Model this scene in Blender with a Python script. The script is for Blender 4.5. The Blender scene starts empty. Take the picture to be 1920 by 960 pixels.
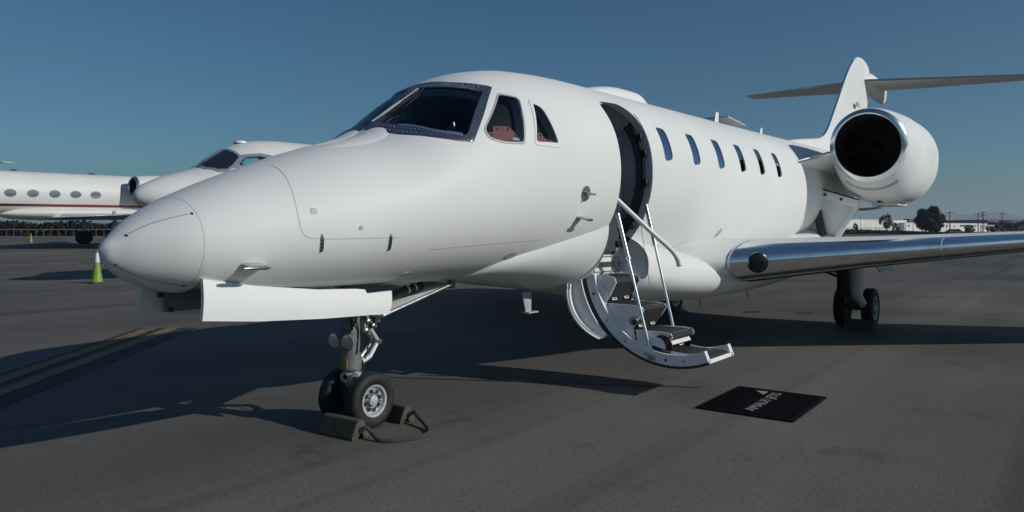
import bpy, bmesh, math, random
from mathutils import Vector, Matrix
random.seed(7)
PI=math.pi; R=math.radians
SC=bpy.context.scene; COL=SC.collection
# ------------------------------------------------------------------ camera, sky, sun, exposure
# aircraft frame: X aft from the nose tip, Y to the aircraft's right, Z up, metres
PHI=R(52.6); CP,SP=math.cos(PHI),math.sin(PHI)
CAM=(-1.92,-4.456,1.5)
cam=bpy.data.cameras.new('camera'); cam.sensor_width=36; cam.lens=36*1400/1920
cam.shift_y=-48/1920; cam.clip_start=.05; cam.clip_end=9000
co=bpy.data.objects.new('camera',cam); COL.objects.link(co); co.location=CAM
co.rotation_euler=(R(90),0,math.atan2(CP,SP)-R(90)); SC.camera=co
SUN_EL=R(26.5)
SHX,SHY=-.257,.961                         # horizontal direction in which shadows fall
w=bpy.data.worlds.new('World'); SC.world=w; w.use_nodes=True
nt=w.node_tree; bg=nt.nodes['Background']
sky=nt.nodes.new('ShaderNodeTexSky'); sky.sky_type='NISHITA'; sky.sun_disc=False
sky.sun_elevation=SUN_EL; sky.sun_rotation=math.atan2(-SHX,-SHY)
sky.air_density=1.0; sky.dust_density=.3; sky.ozone_density=2.2
wb=nt.nodes.new('ShaderNodeVectorMath'); wb.operation='MULTIPLY'; wb.inputs[1].default_value=(.60,1.16,1.42)   # the photograph's cool white balance
nt.links.new(sky.outputs[0],wb.inputs[0])
wc=nt.nodes.new('ShaderNodeTexCoord'); wm=nt.nodes.new('ShaderNodeMapping'); wm.inputs['Scale'].default_value=(1.6,1.6,9); wm.inputs['Rotation'].default_value=(R(5),R(-4),0)
wn=nt.nodes.new('ShaderNodeTexNoise'); wn.inputs['Scale'].default_value=1.3; wn.inputs['Detail'].default_value=6; wn.inputs['Roughness'].default_value=.55
wr=nt.nodes.new('ShaderNodeMapRange'); wr.inputs[1].default_value=.45; wr.inputs[2].default_value=.80; wr.inputs[3].default_value=0; wr.inputs[4].default_value=.22
wx_=nt.nodes.new('ShaderNodeMix'); wx_.data_type='RGBA'; wx_.inputs[7].default_value=(2.6,3.1,3.5,1)      # thin high cirrus veil over the whole sky
nt.links.new(wc.outputs['Generated'],wm.inputs[0]); nt.links.new(wm.outputs[0],wn.inputs['Vector']); nt.links.new(wn.outputs[0],wr.inputs[0]); nt.links.new(wr.outputs[0],wx_.inputs[0])
nt.links.new(wb.outputs[0],wx_.inputs[6]); nt.links.new(wx_.outputs[2],bg.inputs[0]); bg.inputs[1].default_value=.06
sl=bpy.data.lights.new('sun','SUN'); sl.energy=5.0; sl.angle=R(.5); sl.color=(1,.96,.90)
so=bpy.data.objects.new('sun',sl); COL.objects.link(so)
so.rotation_euler=Vector((SHX*math.cos(SUN_EL),SHY*math.cos(SUN_EL),-math.sin(SUN_EL))).to_track_quat('-Z','Y').to_euler()
vs=SC.view_settings; vs.view_transform='Standard'; vs.look='None'; vs.gamma=1; vs.exposure=-.78
SC.render.engine='CYCLES'
def G(r,w_,z=0.0):      # a spot on the apron: r metres to the right of the photographer, w_ metres ahead
    return Vector((CAM[0]+r*CP+w_*SP, CAM[1]-r*SP+w_*CP, z))
def gz(w_):             # the apron rises gently beyond the parked jet
    t=min(1,max(0,(w_-24)/34)); return .56*t*t*(3-2*t)
# ------------------------------------------------------------------ materials
MATS={}
def mat(name,col,rough=.5,metal=0.0,coat=0.0,var=0.0,vscale=4.0,bump=0.0,bscale=200.0,spec=.5,emit=None):
    if name in MATS: return MATS[name]
    m=bpy.data.materials.new(name); m.use_nodes=True; t=m.node_tree; b=t.nodes['Principled BSDF']
    b.inputs['Base Color'].default_value=(*col,1); b.inputs['Roughness'].default_value=rough
    b.inputs['Metallic'].default_value=metal; b.inputs['Coat Weight'].default_value=coat
    b.inputs['Coat Roughness'].default_value=.06; b.inputs['Specular IOR Level'].default_value=spec
    tc=t.nodes.new('ShaderNodeTexCoord')
    if var>0:
        n=t.nodes.new('ShaderNodeTexNoise'); n.inputs['Scale'].default_value=vscale; n.inputs['Detail'].default_value=6
        t.links.new(tc.outputs['Object'],n.inputs['Vector'])
        cr=t.nodes.new('ShaderNodeValToRGB'); e=cr.color_ramp.elements
        e[0].position=.3; e[1].position=.72
        e[0].color=(*[c*(1-var) for c in col],1); e[1].color=(*[min(1,c*(1+var*.6)) for c in col],1)
        t.links.new(n.outputs[0],cr.inputs[0]); t.links.new(cr.outputs[0],b.inputs['Base Color'])
        mr=t.nodes.new('ShaderNodeMapRange'); mr.inputs['To Min'].default_value=rough*.85; mr.inputs['To Max'].default_value=min(1,rough*1.25)
        t.links.new(n.outputs[0],mr.inputs[0]); t.links.new(mr.outputs[0],b.inputs['Roughness'])
    if bump>0:
        n=t.nodes.new('ShaderNodeTexNoise'); n.inputs['Scale'].default_value=bscale; n.inputs['Detail'].default_value=4
        t.links.new(tc.outputs['Object'],n.inputs['Vector'])
        bp=t.nodes.new('ShaderNodeBump'); bp.inputs['Strength'].default_value=bump; bp.inputs['Distance'].default_value=.01
        t.links.new(n.outputs[0],bp.inputs['Height']); t.links.new(bp.outputs[0],b.inputs['Normal'])
    if emit: b.inputs['Emission Color'].default_value=(*emit,1); b.inputs['Emission Strength'].default_value=1
    MATS[name]=m; return m
def glass(name,tint,f0=.04):
    if name in MATS: return MATS[name]
    m=bpy.data.materials.new(name); m.use_nodes=True; t=m.node_tree; t.nodes.clear()
    o=t.nodes.new('ShaderNodeOutputMaterial'); mx=t.nodes.new('ShaderNodeMixShader')
    tr=t.nodes.new('ShaderNodeBsdfTransparent'); tr.inputs[0].default_value=(*tint,1)
    gl=t.nodes.new('ShaderNodeBsdfGlossy'); gl.inputs['Roughness'].default_value=.015
    fr=t.nodes.new('ShaderNodeFresnel'); fr.inputs[0].default_value=1.5
    t.links.new(fr.outputs[0],mx.inputs[0]); t.links.new(tr.outputs[0],mx.inputs[1]); t.links.new(gl.outputs[0],mx.inputs[2])
    t.links.new(mx.outputs[0],o.inputs[0]); MATS[name]=m; return m
PAINT=mat('white_paint',(.76,.77,.75),.5,coat=.0,var=.04,vscale=1.3,spec=.22)
FAIR=mat('fairing_paint',(.755,.765,.745),.5,coat=.0,var=.05,vscale=2.0,spec=.22)
LINING=mat('grey_lining',(.60,.63,.67),.6,var=.1)
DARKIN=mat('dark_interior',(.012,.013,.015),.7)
SEAM=mat('panel_gap',(.42,.425,.42),.7)
CHROME=mat('polished_alloy',(.88,.89,.90),.20,1.0,var=.06,vscale=6)
STEEL=mat('brushed_steel',(.42,.43,.44),.3,1.0,var=.15,vscale=20)
RUBBER=mat('black_rubber',(.013,.013,.014),.65,var=.3,vscale=9,bump=.15,bscale=60)
BLACK=mat('black_plastic',(.012,.012,.013),.45)
FRAMEBLUE=mat('sealant_blue_frame',(.040,.054,.098),.4,coat=.2,var=.15,vscale=12)
RIVET=mat('rivet_grey',(.34,.37,.43),.35,.6)
GREYPAINT=mat('grey_metal_paint',(.42,.44,.46),.45,var=.1,vscale=15)
GEARGREY=mat('gear_grey',(.20,.205,.21),.45,.2,var=.25,vscale=25)
SILVERIN=mat('door_lining_grey',(.78,.80,.83),.40,var=.05,vscale=5)
TREAD=mat('tread_black',(.02,.021,.023),.75,bump=.4,bscale=180)
WHITEPL=mat('white_plastic',(.78,.78,.76),.35)
PINK=mat('pink_cover',(.42,.17,.155),.6,var=.1,vscale=20)
CABGLASS=mat('cabin_glass',(.55,.60,.68),.03,1.0)
SHIELD=glass('windshield_glass',(.55,.62,.62)); SIDEGL=glass('side_glass',(.62,.66,.7))
LAMP=mat('lamp_glass',(.62,.65,.66),.12,.9)
# ------------------------------------------------------------------ mesh helpers
def link(name,me,m,parent=None,smooth=True,sharp=40,kind=None):
    if isinstance(m,(list,tuple)):
        for k in m: me.materials.append(k)
    elif m: me.materials.append(m)
    if smooth:
        me.polygons.foreach_set('use_smooth',[True]*len(me.polygons))
        me.set_sharp_from_angle(angle=R(sharp))
    o=bpy.data.objects.new(name,me); COL.objects.link(o)
    if parent: o.parent=parent
    if kind: o['kind']=kind
    return o
def tag(o,label,cat,group=None):
    o['label']=label; o['category']=cat
    if group: o['group']=group
    return o
def empty(name,loc=(0,0,0),rz=0,label=None,cat=None,group=None):
    o=bpy.data.objects.new(name,None); COL.objects.link(o); o.location=loc; o.rotation_euler=(0,0,rz)
    o.empty_display_size=.2
    if label: tag(o,label,cat,group)
    return o
class MB:
    def __init__(s): s.v=[]; s.f=[]; s.mi=[]
    def add(s,vs,fs,mi=0):
        k=len(s.v); s.v+=[tuple(p) for p in vs]; s.f+=[[i+k for i in f] for f in fs]; s.mi+=[mi]*len(fs); return s
    def box(s,c,d,rot=None,mi=0):
        x,y,z=[q/2 for q in d]; P=[Vector((a*x,b*y,e*z)) for e in(-1,1) for b in(-1,1) for a in(-1,1)]
        if rot is not None: P=[rot@p for p in P]
        P=[p+Vector(c) for p in P]
        return s.add(P,[[0,2,3,1],[4,5,7,6],[0,1,5,4],[2,6,7,3],[0,4,6,2],[1,3,7,5]],mi)
    def rings(s,rs,caps=(True,True),mi=0,closed=True):
        n=len(rs[0]); vs=[p for r in rs for p in r]; fs=[]
        for i in range(len(rs)-1):
            for j in range(n if closed else n-1):
                k=(j+1)%n; fs.append([i*n+j,i*n+k,(i+1)*n+k,(i+1)*n+j])
        if caps[0]: fs.append(list(range(n))[::-1])
        if caps[1]: fs.append([(len(rs)-1)*n+j for j in range(n)])
        return s.add(vs,fs,mi)
    def tube(s,pts,r,n=10,mi=0):
        pts=[Vector(p) for p in pts]; rr=r if isinstance(r,(list,tuple)) else [r]*len(pts); rs=[]; up=None
        for i,p in enumerate(pts):
            d=(pts[min(i+1,len(pts)-1)]-pts[max(i-1,0)]).normalized()
            if up is None: up=Vector((0,0,1)) if abs(d.z)<.9 else Vector((1,0,0))
            a=d.cross(up).normalized(); up=a.cross(d).normalized()
            rs.append([p+rr[i]*(math.cos(2*PI*j/n)*a+math.sin(2*PI*j/n)*up) for j in range(n)])
        return s.rings(rs,mi=mi)
    def lathe(s,o,axis,prof,n=24,mi=0,caps=(False,False)):
        o=Vector(o); d=Vector(axis).normalized(); u=Vector((0,0,1)) if abs(d.z)<.9 else Vector((1,0,0))
        a=d.cross(u).normalized(); b=a.cross(d)
        rs=[[o+d*t+r*(math.cos(2*PI*j/n)*a+math.sin(2*PI*j/n)*b) for j in range(n)] for t,r in prof]
        return s.rings(rs,caps,mi)
    def prism(s,poly,ax,lo,hi,mi=0):
        # poly 2D in the two axes other than ax (in order), extruded lo..hi on ax
        def P(q,t):
            l=list(q); l.insert(ax,t); return l
        n=len(poly); vs=[P(q,lo) for q in poly]+[P(q,hi) for q in poly]
        fs=[[j,(j+1)%n,n+(j+1)%n,n+j] for j in range(n)]+[list(range(n))[::-1],[n+j for j in range(n)]]
        return s.add(vs,fs,mi)
    def mesh(s,name='m',fix=True):
        me=bpy.data.meshes.new(name); me.from_pydata(s.v,[],s.f)
        me.polygons.foreach_set('material_index',s.mi)
        if fix:
            bm=bmesh.new(); bm.from_mesh(me); bmesh.ops.remove_doubles(bm,verts=bm.verts,dist=1e-5)
            bmesh.ops.recalc_face_normals(bm,faces=bm.faces); bm.to_mesh(me); bm.free()
        me.update(); return me
    def build(s,name,m,parent=None,smooth=True,sharp=40,kind=None,bevel=0,fix=True):
        me=s.mesh(name,fix)
        if bevel:
            bm=bmesh.new(); bm.from_mesh(me)
            es=[e for e in bm.edges if len(e.link_faces)==2 and e.calc_face_angle(0)>R(35)]
            bmesh.ops.bevel(bm,geom=es,offset=bevel,segments=2,affect='EDGES',profile=.5,clamp_overlap=True)
            bm.to_mesh(me); bm.free()
        return link(name,me,m,parent,smooth,sharp,kind)
def rpoly(poly,r,n=5):
    out=[]; N=len(poly)
    rr=r if isinstance(r,(list,tuple)) else [r]*N
    for i in range(N):
        p=Vector(poly[i]); a=Vector(poly[i-1])-p; b=Vector(poly[(i+1)%N])-p
        k=min(rr[i],a.length*.48,b.length*.48)
        A=p+a.normalized()*k; B=p+b.normalized()*k
        for j in range(n+1):
            t=j/n; out.append(tuple(A*(1-t)**2+p*2*t*(1-t)+B*t*t))
    return out
def radial(poly,c,n=64):
    # radius of a star-shaped polygon around c for n directions
    out=[]; c=Vector(c); N=len(poly)
    for i in range(n):
        d=Vector((math.cos(2*PI*i/n),math.sin(2*PI*i/n))); best=0
        for j in range(N):
            a=Vector(poly[j])-c; b=Vector(poly[(j+1)%N])-c; e=b-a
            den=d.x*e.y-d.y*e.x
            if abs(den)<1e-12: continue
            t=(a.x*e.y-a.y*e.x)/den; u=(a.x*d.y-a.y*d.x)/den
            if -1e-6<=u<=1+1e-6 and t>best: best=t
        out.append(c+d*best)
    return out
def cen(poly): return (sum(p[0] for p in poly)/len(poly),sum(p[1] for p in poly)/len(poly))
def patch(poly,fn,off,thick=.004,rings=7,n=64):
    # a curved plate following the skin: fn((a,b),off) -> point
    c=cen(poly); e=radial(poly,c,n); C=Vector(c); m=MB(); rs=[]
    for k in range(1,rings+1): rs.append([fn(C+(p-C)*(k/rings),off) for p in e])
    rs.append([fn(p,off-thick) for p in e])
    m.rings(rs,(True,False)); return m
def band(outer,inner,fn,off,thick=.004,n=96,steps=3):
    c=cen(inner); a=radial(outer,c,n); b=radial(inner,c,n); m=MB()
    rs=[[fn(p,off-thick) for p in a]]
    for k in range(steps+1): rs.append([fn(p+(q-p)*(k/steps),off) for p,q in zip(a,b)])
    rs.append([fn(p,off-thick) for p in b]); m.rings(rs,(False,False)); return m
def ribbon(pts,fn,off,wd,sub=6):
    # thin raised strip along 2D points on the skin
    P=[]
    for i in range(len(pts)-1):
        for j in range(sub): P.append(Vector(pts[i]).lerp(Vector(pts[i+1]),j/sub))
    P.append(Vector(pts[-1])); L=[];Rr=[];L2=[];R2=[]
    for i,p in enumerate(P):
        d=(P[min(i+1,len(P)-1)]-P[max(i-1,0)]); d=Vector((-d.y,d.x)).normalized()*wd/2
        L.append(fn(p+d,off)); Rr.append(fn(p-d,off)); L2.append(fn(p+d,off-.004)); R2.append(fn(p-d,off-.004))
    m=MB(); n=len(P); m.rings([L2,L,Rr,R2],(False,False),closed=False); return m
def smoothpts(pts,k=8):
    out=[]; P=[Vector(p) for p in pts]
    for i in range(len(P)-1):
        p0=P[max(i-1,0)];p1=P[i];p2=P[i+1];p3=P[min(i+2,len(P)-1)]
        for j in range(k):
            t=j/k; out.append(.5*((2*p1)+(p2-p0)*t+(2*p0-5*p1+4*p2-p3)*t*t+(3*p1-p0-3*p2+p3)*t**3))
    out.append(P[-1]); return out
def interp(tab,x):
    # monotone cubic (Fritsch-Carlson) through tab [(x,y)]
    n=len(tab)
    if x<=tab[0][0]: return tab[0][1]
    if x>=tab[-1][0]: return tab[-1][1]
    i=0
    while tab[i+1][0]<x: i+=1
    def sl(k): return (tab[k+1][1]-tab[k][1])/(tab[k+1][0]-tab[k][0])
    def tan(k):
        if k==0: return sl(0)
        if k==n-1: return sl(n-2)
        a,b=sl(k-1),sl(k)
        if a*b<=0: return 0.0
        h0=tab[k][0]-tab[k-1][0]; h1=tab[k+1][0]-tab[k][0]
        w1=2*h1+h0; w2=h1+2*h0
        return (w1+w2)/(w1/a+w2/b)
    h=tab[i+1][0]-tab[i][0]; t=(x-tab[i][0])/h
    m0,m1=tan(i)*h,tan(i+1)*h
    return ((2*t**3-3*t*t+1)*tab[i][1]+(t**3-2*t*t+t)*m0+(-2*t**3+3*t*t)*tab[i+1][1]+(t**3-t*t)*m1)
ZT=[(.03,1.385),(.045,1.42),(.085,1.463),(.17,1.545),(.43,1.70),(.93,1.912),(1.4,2.08),(1.86,2.205),(2.2,2.425),(2.56,2.69),(3.0,2.885),(3.5,2.985),(4.2,3.03),(5,3.04),(8.2,3.08),(13,3.165),(16,3.25),(20.5,3.35)]
ZB=[(.03,1.385),(.04,1.345),(.075,1.29),(.2,1.195),(.45,1.12),(.9,1.08),(1.5,1.07),(3.5,1.08),(5,1.10),(9,1.15),(11.5,1.25),(14,1.65),(20.5,3.05)]
HW=[(.03,0),(.05,.05),(.095,.105),(.18,.205),(.43,.41),(.93,.59),(1.4,.715),(1.86,.80),(2.56,.90),(3.5,.98),(5,1.0),(10.5,1.0),(12.0,.97),(14,.82),(20.5,.13)]
ZM=[(.03,1.385),(.5,1.42),(1.0,1.50),(1.86,1.66),(2.56,1.84),(3.5,2.0),(5,2.09),(13,2.2),(20.5,3.2)]
NSE=2.1
def sec(X): return interp(ZT,X),interp(ZB,X),interp(HW,X),interp(ZM,X)
def fpt(X,th,off=0.0,side=-1):
    # th: -pi/2 keel .. pi/2 crown on the given side
    zt,zb,hw,zm=sec(X)
    c,s=math.cos(th),math.sin(th)
    y=(hw+off)*abs(c)**(2/NSE)*side*(1 if c>=0 else -1)
    z=zm+((zt-zm+off) if s>=0 else (zm-zb+off))*(abs(s)**(2/NSE))*(1 if s>=0 else -1)
    return (X,y,z)
def fY(X,Z,off=0.0,side=-1):
    zt,zb,hw,zm=sec(X)
    h=(zt-zm) if Z>=zm else (zm-zb)
    t=min(1.0,abs(Z-zm)/max(h+off,1e-6))
    return side*(hw+off)*(max(0.0,1-t**NSE))**(1/NSE)
def fZ(X,Y,off=0.0):
    zt,zb,hw,zm=sec(X); t=min(1.0,abs(Y)/(hw+off))
    return zm+(zt-zm+off)*(max(0.0,1-t**NSE))**(1/NSE)
def skXZ(p,off,side=-1): return (p[0],fY(p[0],p[1],off,side),p[1])
def skXZr(p,off): return skXZ(p,off,1)
def skXY(p,off): return (p[0],p[1],fZ(p[0],p[1],off))
# ------------------------------------------------------------------ apron
def ground_mat():
    m=bpy.data.materials.new('apron_asphalt'); m.use_nodes=True; t=m.node_tree; b=t.nodes['Principled BSDF']
    tc=t.nodes.new('ShaderNodeTexCoord')
    def noise(sc,det=5,vec=None,rough=.55):
        n=t.nodes.new('ShaderNodeTexNoise'); n.inputs['Scale'].default_value=sc; n.inputs['Detail'].default_value=det
        n.inputs['Roughness'].default_value=rough; t.links.new(vec or tc.outputs['Object'],n.inputs['Vector']); return n.outputs[0]
    def mp(loc,rz,scale):
        k=t.nodes.new('ShaderNodeMapping'); k.inputs['Rotation'].default_value=(0,0,rz); k.inputs['Scale'].default_value=scale
        t.links.new(tc.outputs['Object'],k.inputs['Vector']); return k.outputs[0]
    def math_(op,a,b_,clamp=False):
        k=t.nodes.new('ShaderNodeMath'); k.operation=op; k.use_clamp=clamp
        for i,q in enumerate((a,b_)):
            if isinstance(q,(int,float)): k.inputs[i].default_value=q
            else: t.links.new(q,k.inputs[i])
        return k.outputs[0]
    def rng(v,a,b_,c,d):
        k=t.nodes.new('ShaderNodeMapRange'); k.inputs[1].default_value=a; k.inputs[2].default_value=b_; k.inputs[3].default_value=c; k.inputs[4].default_value=d
        t.links.new(v,k.inputs[0]); return k.outputs[0]
    big=rng(noise(.18,5),.32,.68,.74,1.2)
    streak=rng(noise(.5,4,mp(0,R(52.6),(.10,1.1,1))),.35,.65,.80,1.12)
    tyre=rng(noise(.35,3,mp(0,R(40),(.04,2.2,1)),.7),.56,.70,1.0,.66)
    spot=rng(noise(1.1,7,None,.72),.58,.70,1.0,.70)
    grain=rng(noise(95,3,None,.75),.25,.75,.62,1.38)
    grit=rng(noise(30,4,None,.7),.3,.7,.80,1.2)
    v=t.nodes.new('ShaderNodeTexVoronoi'); v.inputs['Scale'].default_value=160; t.links.new(tc.outputs['Object'],v.inputs['Vector'])
    stone=rng(v.outputs['Distance'],.0,.6,1.25,.8)
    k=math_('MULTIPLY',big,streak); k=math_('MULTIPLY',k,tyre); k=math_('MULTIPLY',k,spot); k=math_('MULTIPLY',k,grain); k=math_('MULTIPLY',k,grit); k=math_('MULTIPLY',k,stone)
    mx=t.nodes.new('ShaderNodeVectorMath'); mx.operation='SCALE'; mx.inputs[0].default_value=(.150,.141,.128); t.links.new(k,mx.inputs['Scale'])
    t.links.new(mx.outputs[0],b.inputs['Base Color']); b.inputs['Roughness'].default_value=.82; b.inputs['Specular IOR Level'].default_value=.25
    bp=t.nodes.new('ShaderNodeBump'); bp.inputs['Strength'].default_value=.55; bp.inputs['Distance'].default_value=.006
    t.links.new(math_('ADD',grain,stone),bp.inputs['Height']); t.links.new(bp.outputs[0],b.inputs['Normal']); return m
m=MB(); ws=[-300,-40,-5,5,15,24]+[24+34*i/16 for i in range(1,17)]+[80,150,400,1200,6000]; rs=[-6000,-1500,-400,-120,-60,-30,-15,0,15,30,60,120,400,1500,6000]
m.rings([[G(r,w_,gz(w_)) for r in rs] for w_ in ws],(False,False),closed=False)
ground=m.build('apron_ground',ground_mat()); ground['kind']='structure'
def strip(pts,wd,name,mt,z,parent=None):
    m=MB(); L=[];Q=[]
    for i,p in enumerate(pts):
        d=Vector(pts[min(i+1,len(pts)-1)])-Vector(pts[max(i-1,0)]); d=Vector((-d.y,d.x)).normalized()*wd/2
        a=Vector(p)+d; b=Vector(p)-d
        L.append(G(a.x,a.y,gz(a.y)+z)); Q.append(G(b.x,b.y,gz(b.y)+z))
    m.rings([L,Q],(False,False),closed=False)
    return m.build(name,mt,parent)
JOINT=mat('joint_sealant',(.028,.028,.030),.7,var=.3,vscale=3); CRACK=mat('pale_joint_filler',(.15,.147,.14),.8,var=.4,vscale=2)
LINEBLK=mat('marking_black',(.028,.028,.029),.75,var=.5,vscale=3,bump=.3,bscale=90); LINEYEL=mat('marking_yellow',(.26,.155,.07),.75,var=.45,vscale=5,bump=.3,bscale=90)
def wob(a,b,n=14,amp=.012):
    return [(a[0]+(b[0]-a[0])*i/n+random.uniform(-amp,amp),a[1]+(b[1]-a[1])*i/n+random.uniform(-amp,amp)) for i in range(n+1)]
for a,b,wd,mt in [((-1.25,7.62),(1.8,7.12),.035,JOINT),((-.95,7.75),(1.2,7.42),.02,JOINT),((-4.3,5.5),(-2.6,6.16),.022,CRACK),((4.6,13.9),(13,12.6),.02,JOINT),
    ((7,16.6),(22,17.4),.03,JOINT),((6,22),(30,24),.04,JOINT),((-22,21),(-6,19.6),.03,JOINT),((-20,33),(-4,31),.05,JOINT),((3.3,14.9),(6.0,14.1),.02,JOINT)]:
    strip(wob(a,b),wd,'pavement_joint',mt,.004,ground)
mk=empty('taxi_marking',G(-5.3,11.4,0)); tag(mk,'double yellow line edged in black painted on the apron','marking')
def rel(o,par): o.parent=par; o.matrix_parent_inverse=Matrix.Translation(par.location).inverted(); return o
def mline(o0,o1,name,mt,z):
    d=(.10,-1.0); p0=(-5.70,11.47); off=lambda o,k:(p0[0]+o+d[0]*k,p0[1]+d[1]*k)
    c=(o0+o1)/2; return rel(strip([off(c,k) for k in (0,1,2,3,4,5,6,7)],o1-o0,name,mt,z),mk)
mline(0,.86,'black_border',LINEBLK,.004)
mline(.09,.28,'yellow_line',LINEYEL,.008); mline(.42,.61,'yellow_line',LINEYEL,.008)
# two dark repair squares beyond the wing
for a,b in [(4.2,13.6),(5.1,13.4)]:
    m=MB(); m.rings([[G(a,b,.004),G(a+.3,b+.02,.004)],[G(a+.12,b+.25,.004),G(a+.42,b+.27,.004)]],(False,False),closed=False)
    m.build('asphalt_repair_patch',JOINT,ground)
# ------------------------------------------------------------------ the parked jet
jet=empty('business_jet',(0,0,0),0,'large white business jet in the foreground with its airstair open','jet')
# door opening in side view
DX0,DX1=4.30,4.93
DOOR=rpoly([(DX0,1.0),(DX1,1.0),(DX1,2.80),(DX0,2.75)],[.05,.05,.30,.10],8)
def fus_ring(X,off,n=128):
    rs=[]
    for j in range(n):
        th=2*PI*j/n; side=-1
        rs.append(fpt(X,th,off))
    return rs
def hull():
    Xs=[.031,.036,.042,.05,.06,.075,.09,.11,.135,.165,.2,.25,.3,.36]+[.43+.045*i for i in range(0,96)]
    x=Xs[-1]
    while x<20.3: x+=.14; Xs.append(min(x,20.5))
    m=MB(); m.rings([fus_ring(X,0) for X in Xs],mi=0)
    Xi=[.62+.05*i for i in range(0,92)]; x=Xi[-1]
    while x<13.5: x+=.15; Xi.append(x)
    a=MB(); a.rings([fus_ring(X,-.075,96)[::-1] for X in Xi],mi=1)
    me=m.mesh('outer'); mi=a.mesh('inner')
    bm=bmesh.new(); bm.from_mesh(mi); bmesh.ops.reverse_faces(bm,faces=bm.faces)
    bm.from_mesh(me); out=bpy.data.meshes.new('hull'); bm.to_mesh(out); bm.free(); return out
def mir(poly): return [(p[0],-p[1]) for p in poly][::-1]
_b=smoothpts([(2.10,-.045),(2.085,-.29),(2.185,-.58),(2.345,-.735)],6); _t=smoothpts([(2.785,-.560),(2.66,-.37),(2.59,-.20),(2.565,-.045)],6)
GLASS_L=[tuple(p) for p in _b]+[(2.365,-.745),(2.39,-.744),(2.52,-.686),(2.765,-.572)]+[tuple(p) for p in _t]
def spl(*runs):
    out=[]
    for r_ in runs: out+=[tuple(p) for p in smoothpts(r_,6)]
    return out
FRAME_L=spl([(2.0,-.004),(1.985,-.348),(2.108,-.578),(2.25,-.71),(2.392,-.790)],[(2.396,-.789),(2.505,-.755),(2.66,-.690),(2.905,-.560)],[(2.90,-.552),(2.80,-.45),(2.705,-.30),(2.676,-.12),(2.67,-.004)])
SIDE1=rpoly([(2.889,2.618),(3.060,2.603),(2.985,2.446),(2.892,2.209),(2.684,2.197),(2.556,2.218),(2.545,2.285)],[.03,.03,.02,.02,.05,.05,.04],4)
SIDE2=rpoly([(3.183,2.57),(3.261,2.545),(3.316,2.237),(3.037,2.226)],[.012,.04,.012,.03],4)
def cabin_poly(k):
    x=5.25+.7245*k; z=2.225+.006*k
    return rpoly([(x,z),(x+.19,z+.03),(x+.195,z+.36),(x+.005,z+.365)],[.05,.06,.05,.03],5)
cut=MB()
cut.prism(DOOR,1,-1.7,-.25,1)
for g in (GLASS_L,mir(GLASS_L)): cut.prism(radial(g,cen(g),72),2,1.95,3.1,1)
for p in (SIDE1,SIDE2):
    cut.prism(p,1,-1.3,-.45,1); cut.prism(p,1,.45,1.3,1)
for k in range(6): cut.prism(cabin_poly(k),1,-1.2,-.6,1)
cut.box((1.235,0,1.02),(1.53,.62,.46),mi=1)
cutme=cut.mesh('cut')
hm=hull(); ho=link('fuselage',hm,[PAINT,LINING],jet,smooth=False)
def boolcut(o,cme,mats):
    c=bpy.data.objects.new('cutter',cme); COL.objects.link(c)
    for k in mats: cme.materials.append(k) if len(cme.materials)<len(mats) else None
    md=o.modifiers.new('b','BOOLEAN'); md.operation='DIFFERENCE'; md.object=c; md.solver='EXACT'; md.material_mode='INDEX'
    bpy.context.view_layer.update()
    me=bpy.data.meshes.new_from_object(o.evaluated_get(bpy.context.evaluated_depsgraph_get()))
    o.modifiers.clear(); o.data=me; bpy.data.objects.remove(c)
    me.polygons.foreach_set('use_smooth',[True]*len(me.polygons)); me.set_sharp_from_angle(angle=R(32))
boolcut(ho,cutme,[PAINT,LINING])
fus=ho
def part(m,name,mt,parent=jet,**k): return m.build(name,mt,parent,**k)
# windshield frames, rivets and panes
for s in (1,-1):
    fo=FRAME_L if s==1 else mir(FRAME_L); gl=GLASS_L if s==1 else mir(GLASS_L)
    fr=part(band(fo,radial(gl,cen(gl),72),skXY,.006,.012,n=144),'windshield_frame',FRAMEBLUE)
    sh=part(patch(radial(gl,cen(gl),72),skXY,-.012,.006,n=72),'windshield_pane',SHIELD,fr); sh['label']='dark glossy windshield pane'
    c=Vector(cen(gl)); A=radial(fo,c,400); B=radial(gl,c,400); rv=MB(); last=[None,None]
    for i in range(400):
        for q,t in enumerate((.30,.68)):
            p=A[i].lerp(B[i],t)
            if (A[i]-B[i]).length<.04 and q==0: continue
            if last[q] is None or (p-last[q]).length>.034:
                last[q]=p; z=Vector(skXY(p,.006)); nr=Vector(skXY(p,.03))-z
                rv.lathe(z,(0,(p.y)*.9,1) if abs(p.y)>.3 else (-.5,p.y*.5,1),[(0,.0055),(.0025,.004),(.003,.0001)],6)
    part(rv,'rivet',RIVET,fr,kind='stuff')
    # silver retaining strip inside the frame
    part(band([tuple(c+(p-c)*1.0) for p in radial(gl,c,72)],[tuple(c+(p-c)*.972) for p in radial(gl,c,72)],skXY,-.004,.012,n=72,steps=1),'glass_retainer',BLACK,fr)
part(ribbon([tuple(p) for p in smoothpts([(2.082,-.31),(2.18,-.575),(2.34,-.73)],5)],skXY,.010,.010,2),'sill_trim',CHROME)
part(ribbon([tuple(p) for p in smoothpts([(2.57,-.07),(2.595,-.2),(2.665,-.37),(2.765,-.53)],5)],skXY,.010,.008,2),'header_trim',CHROME)
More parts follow.
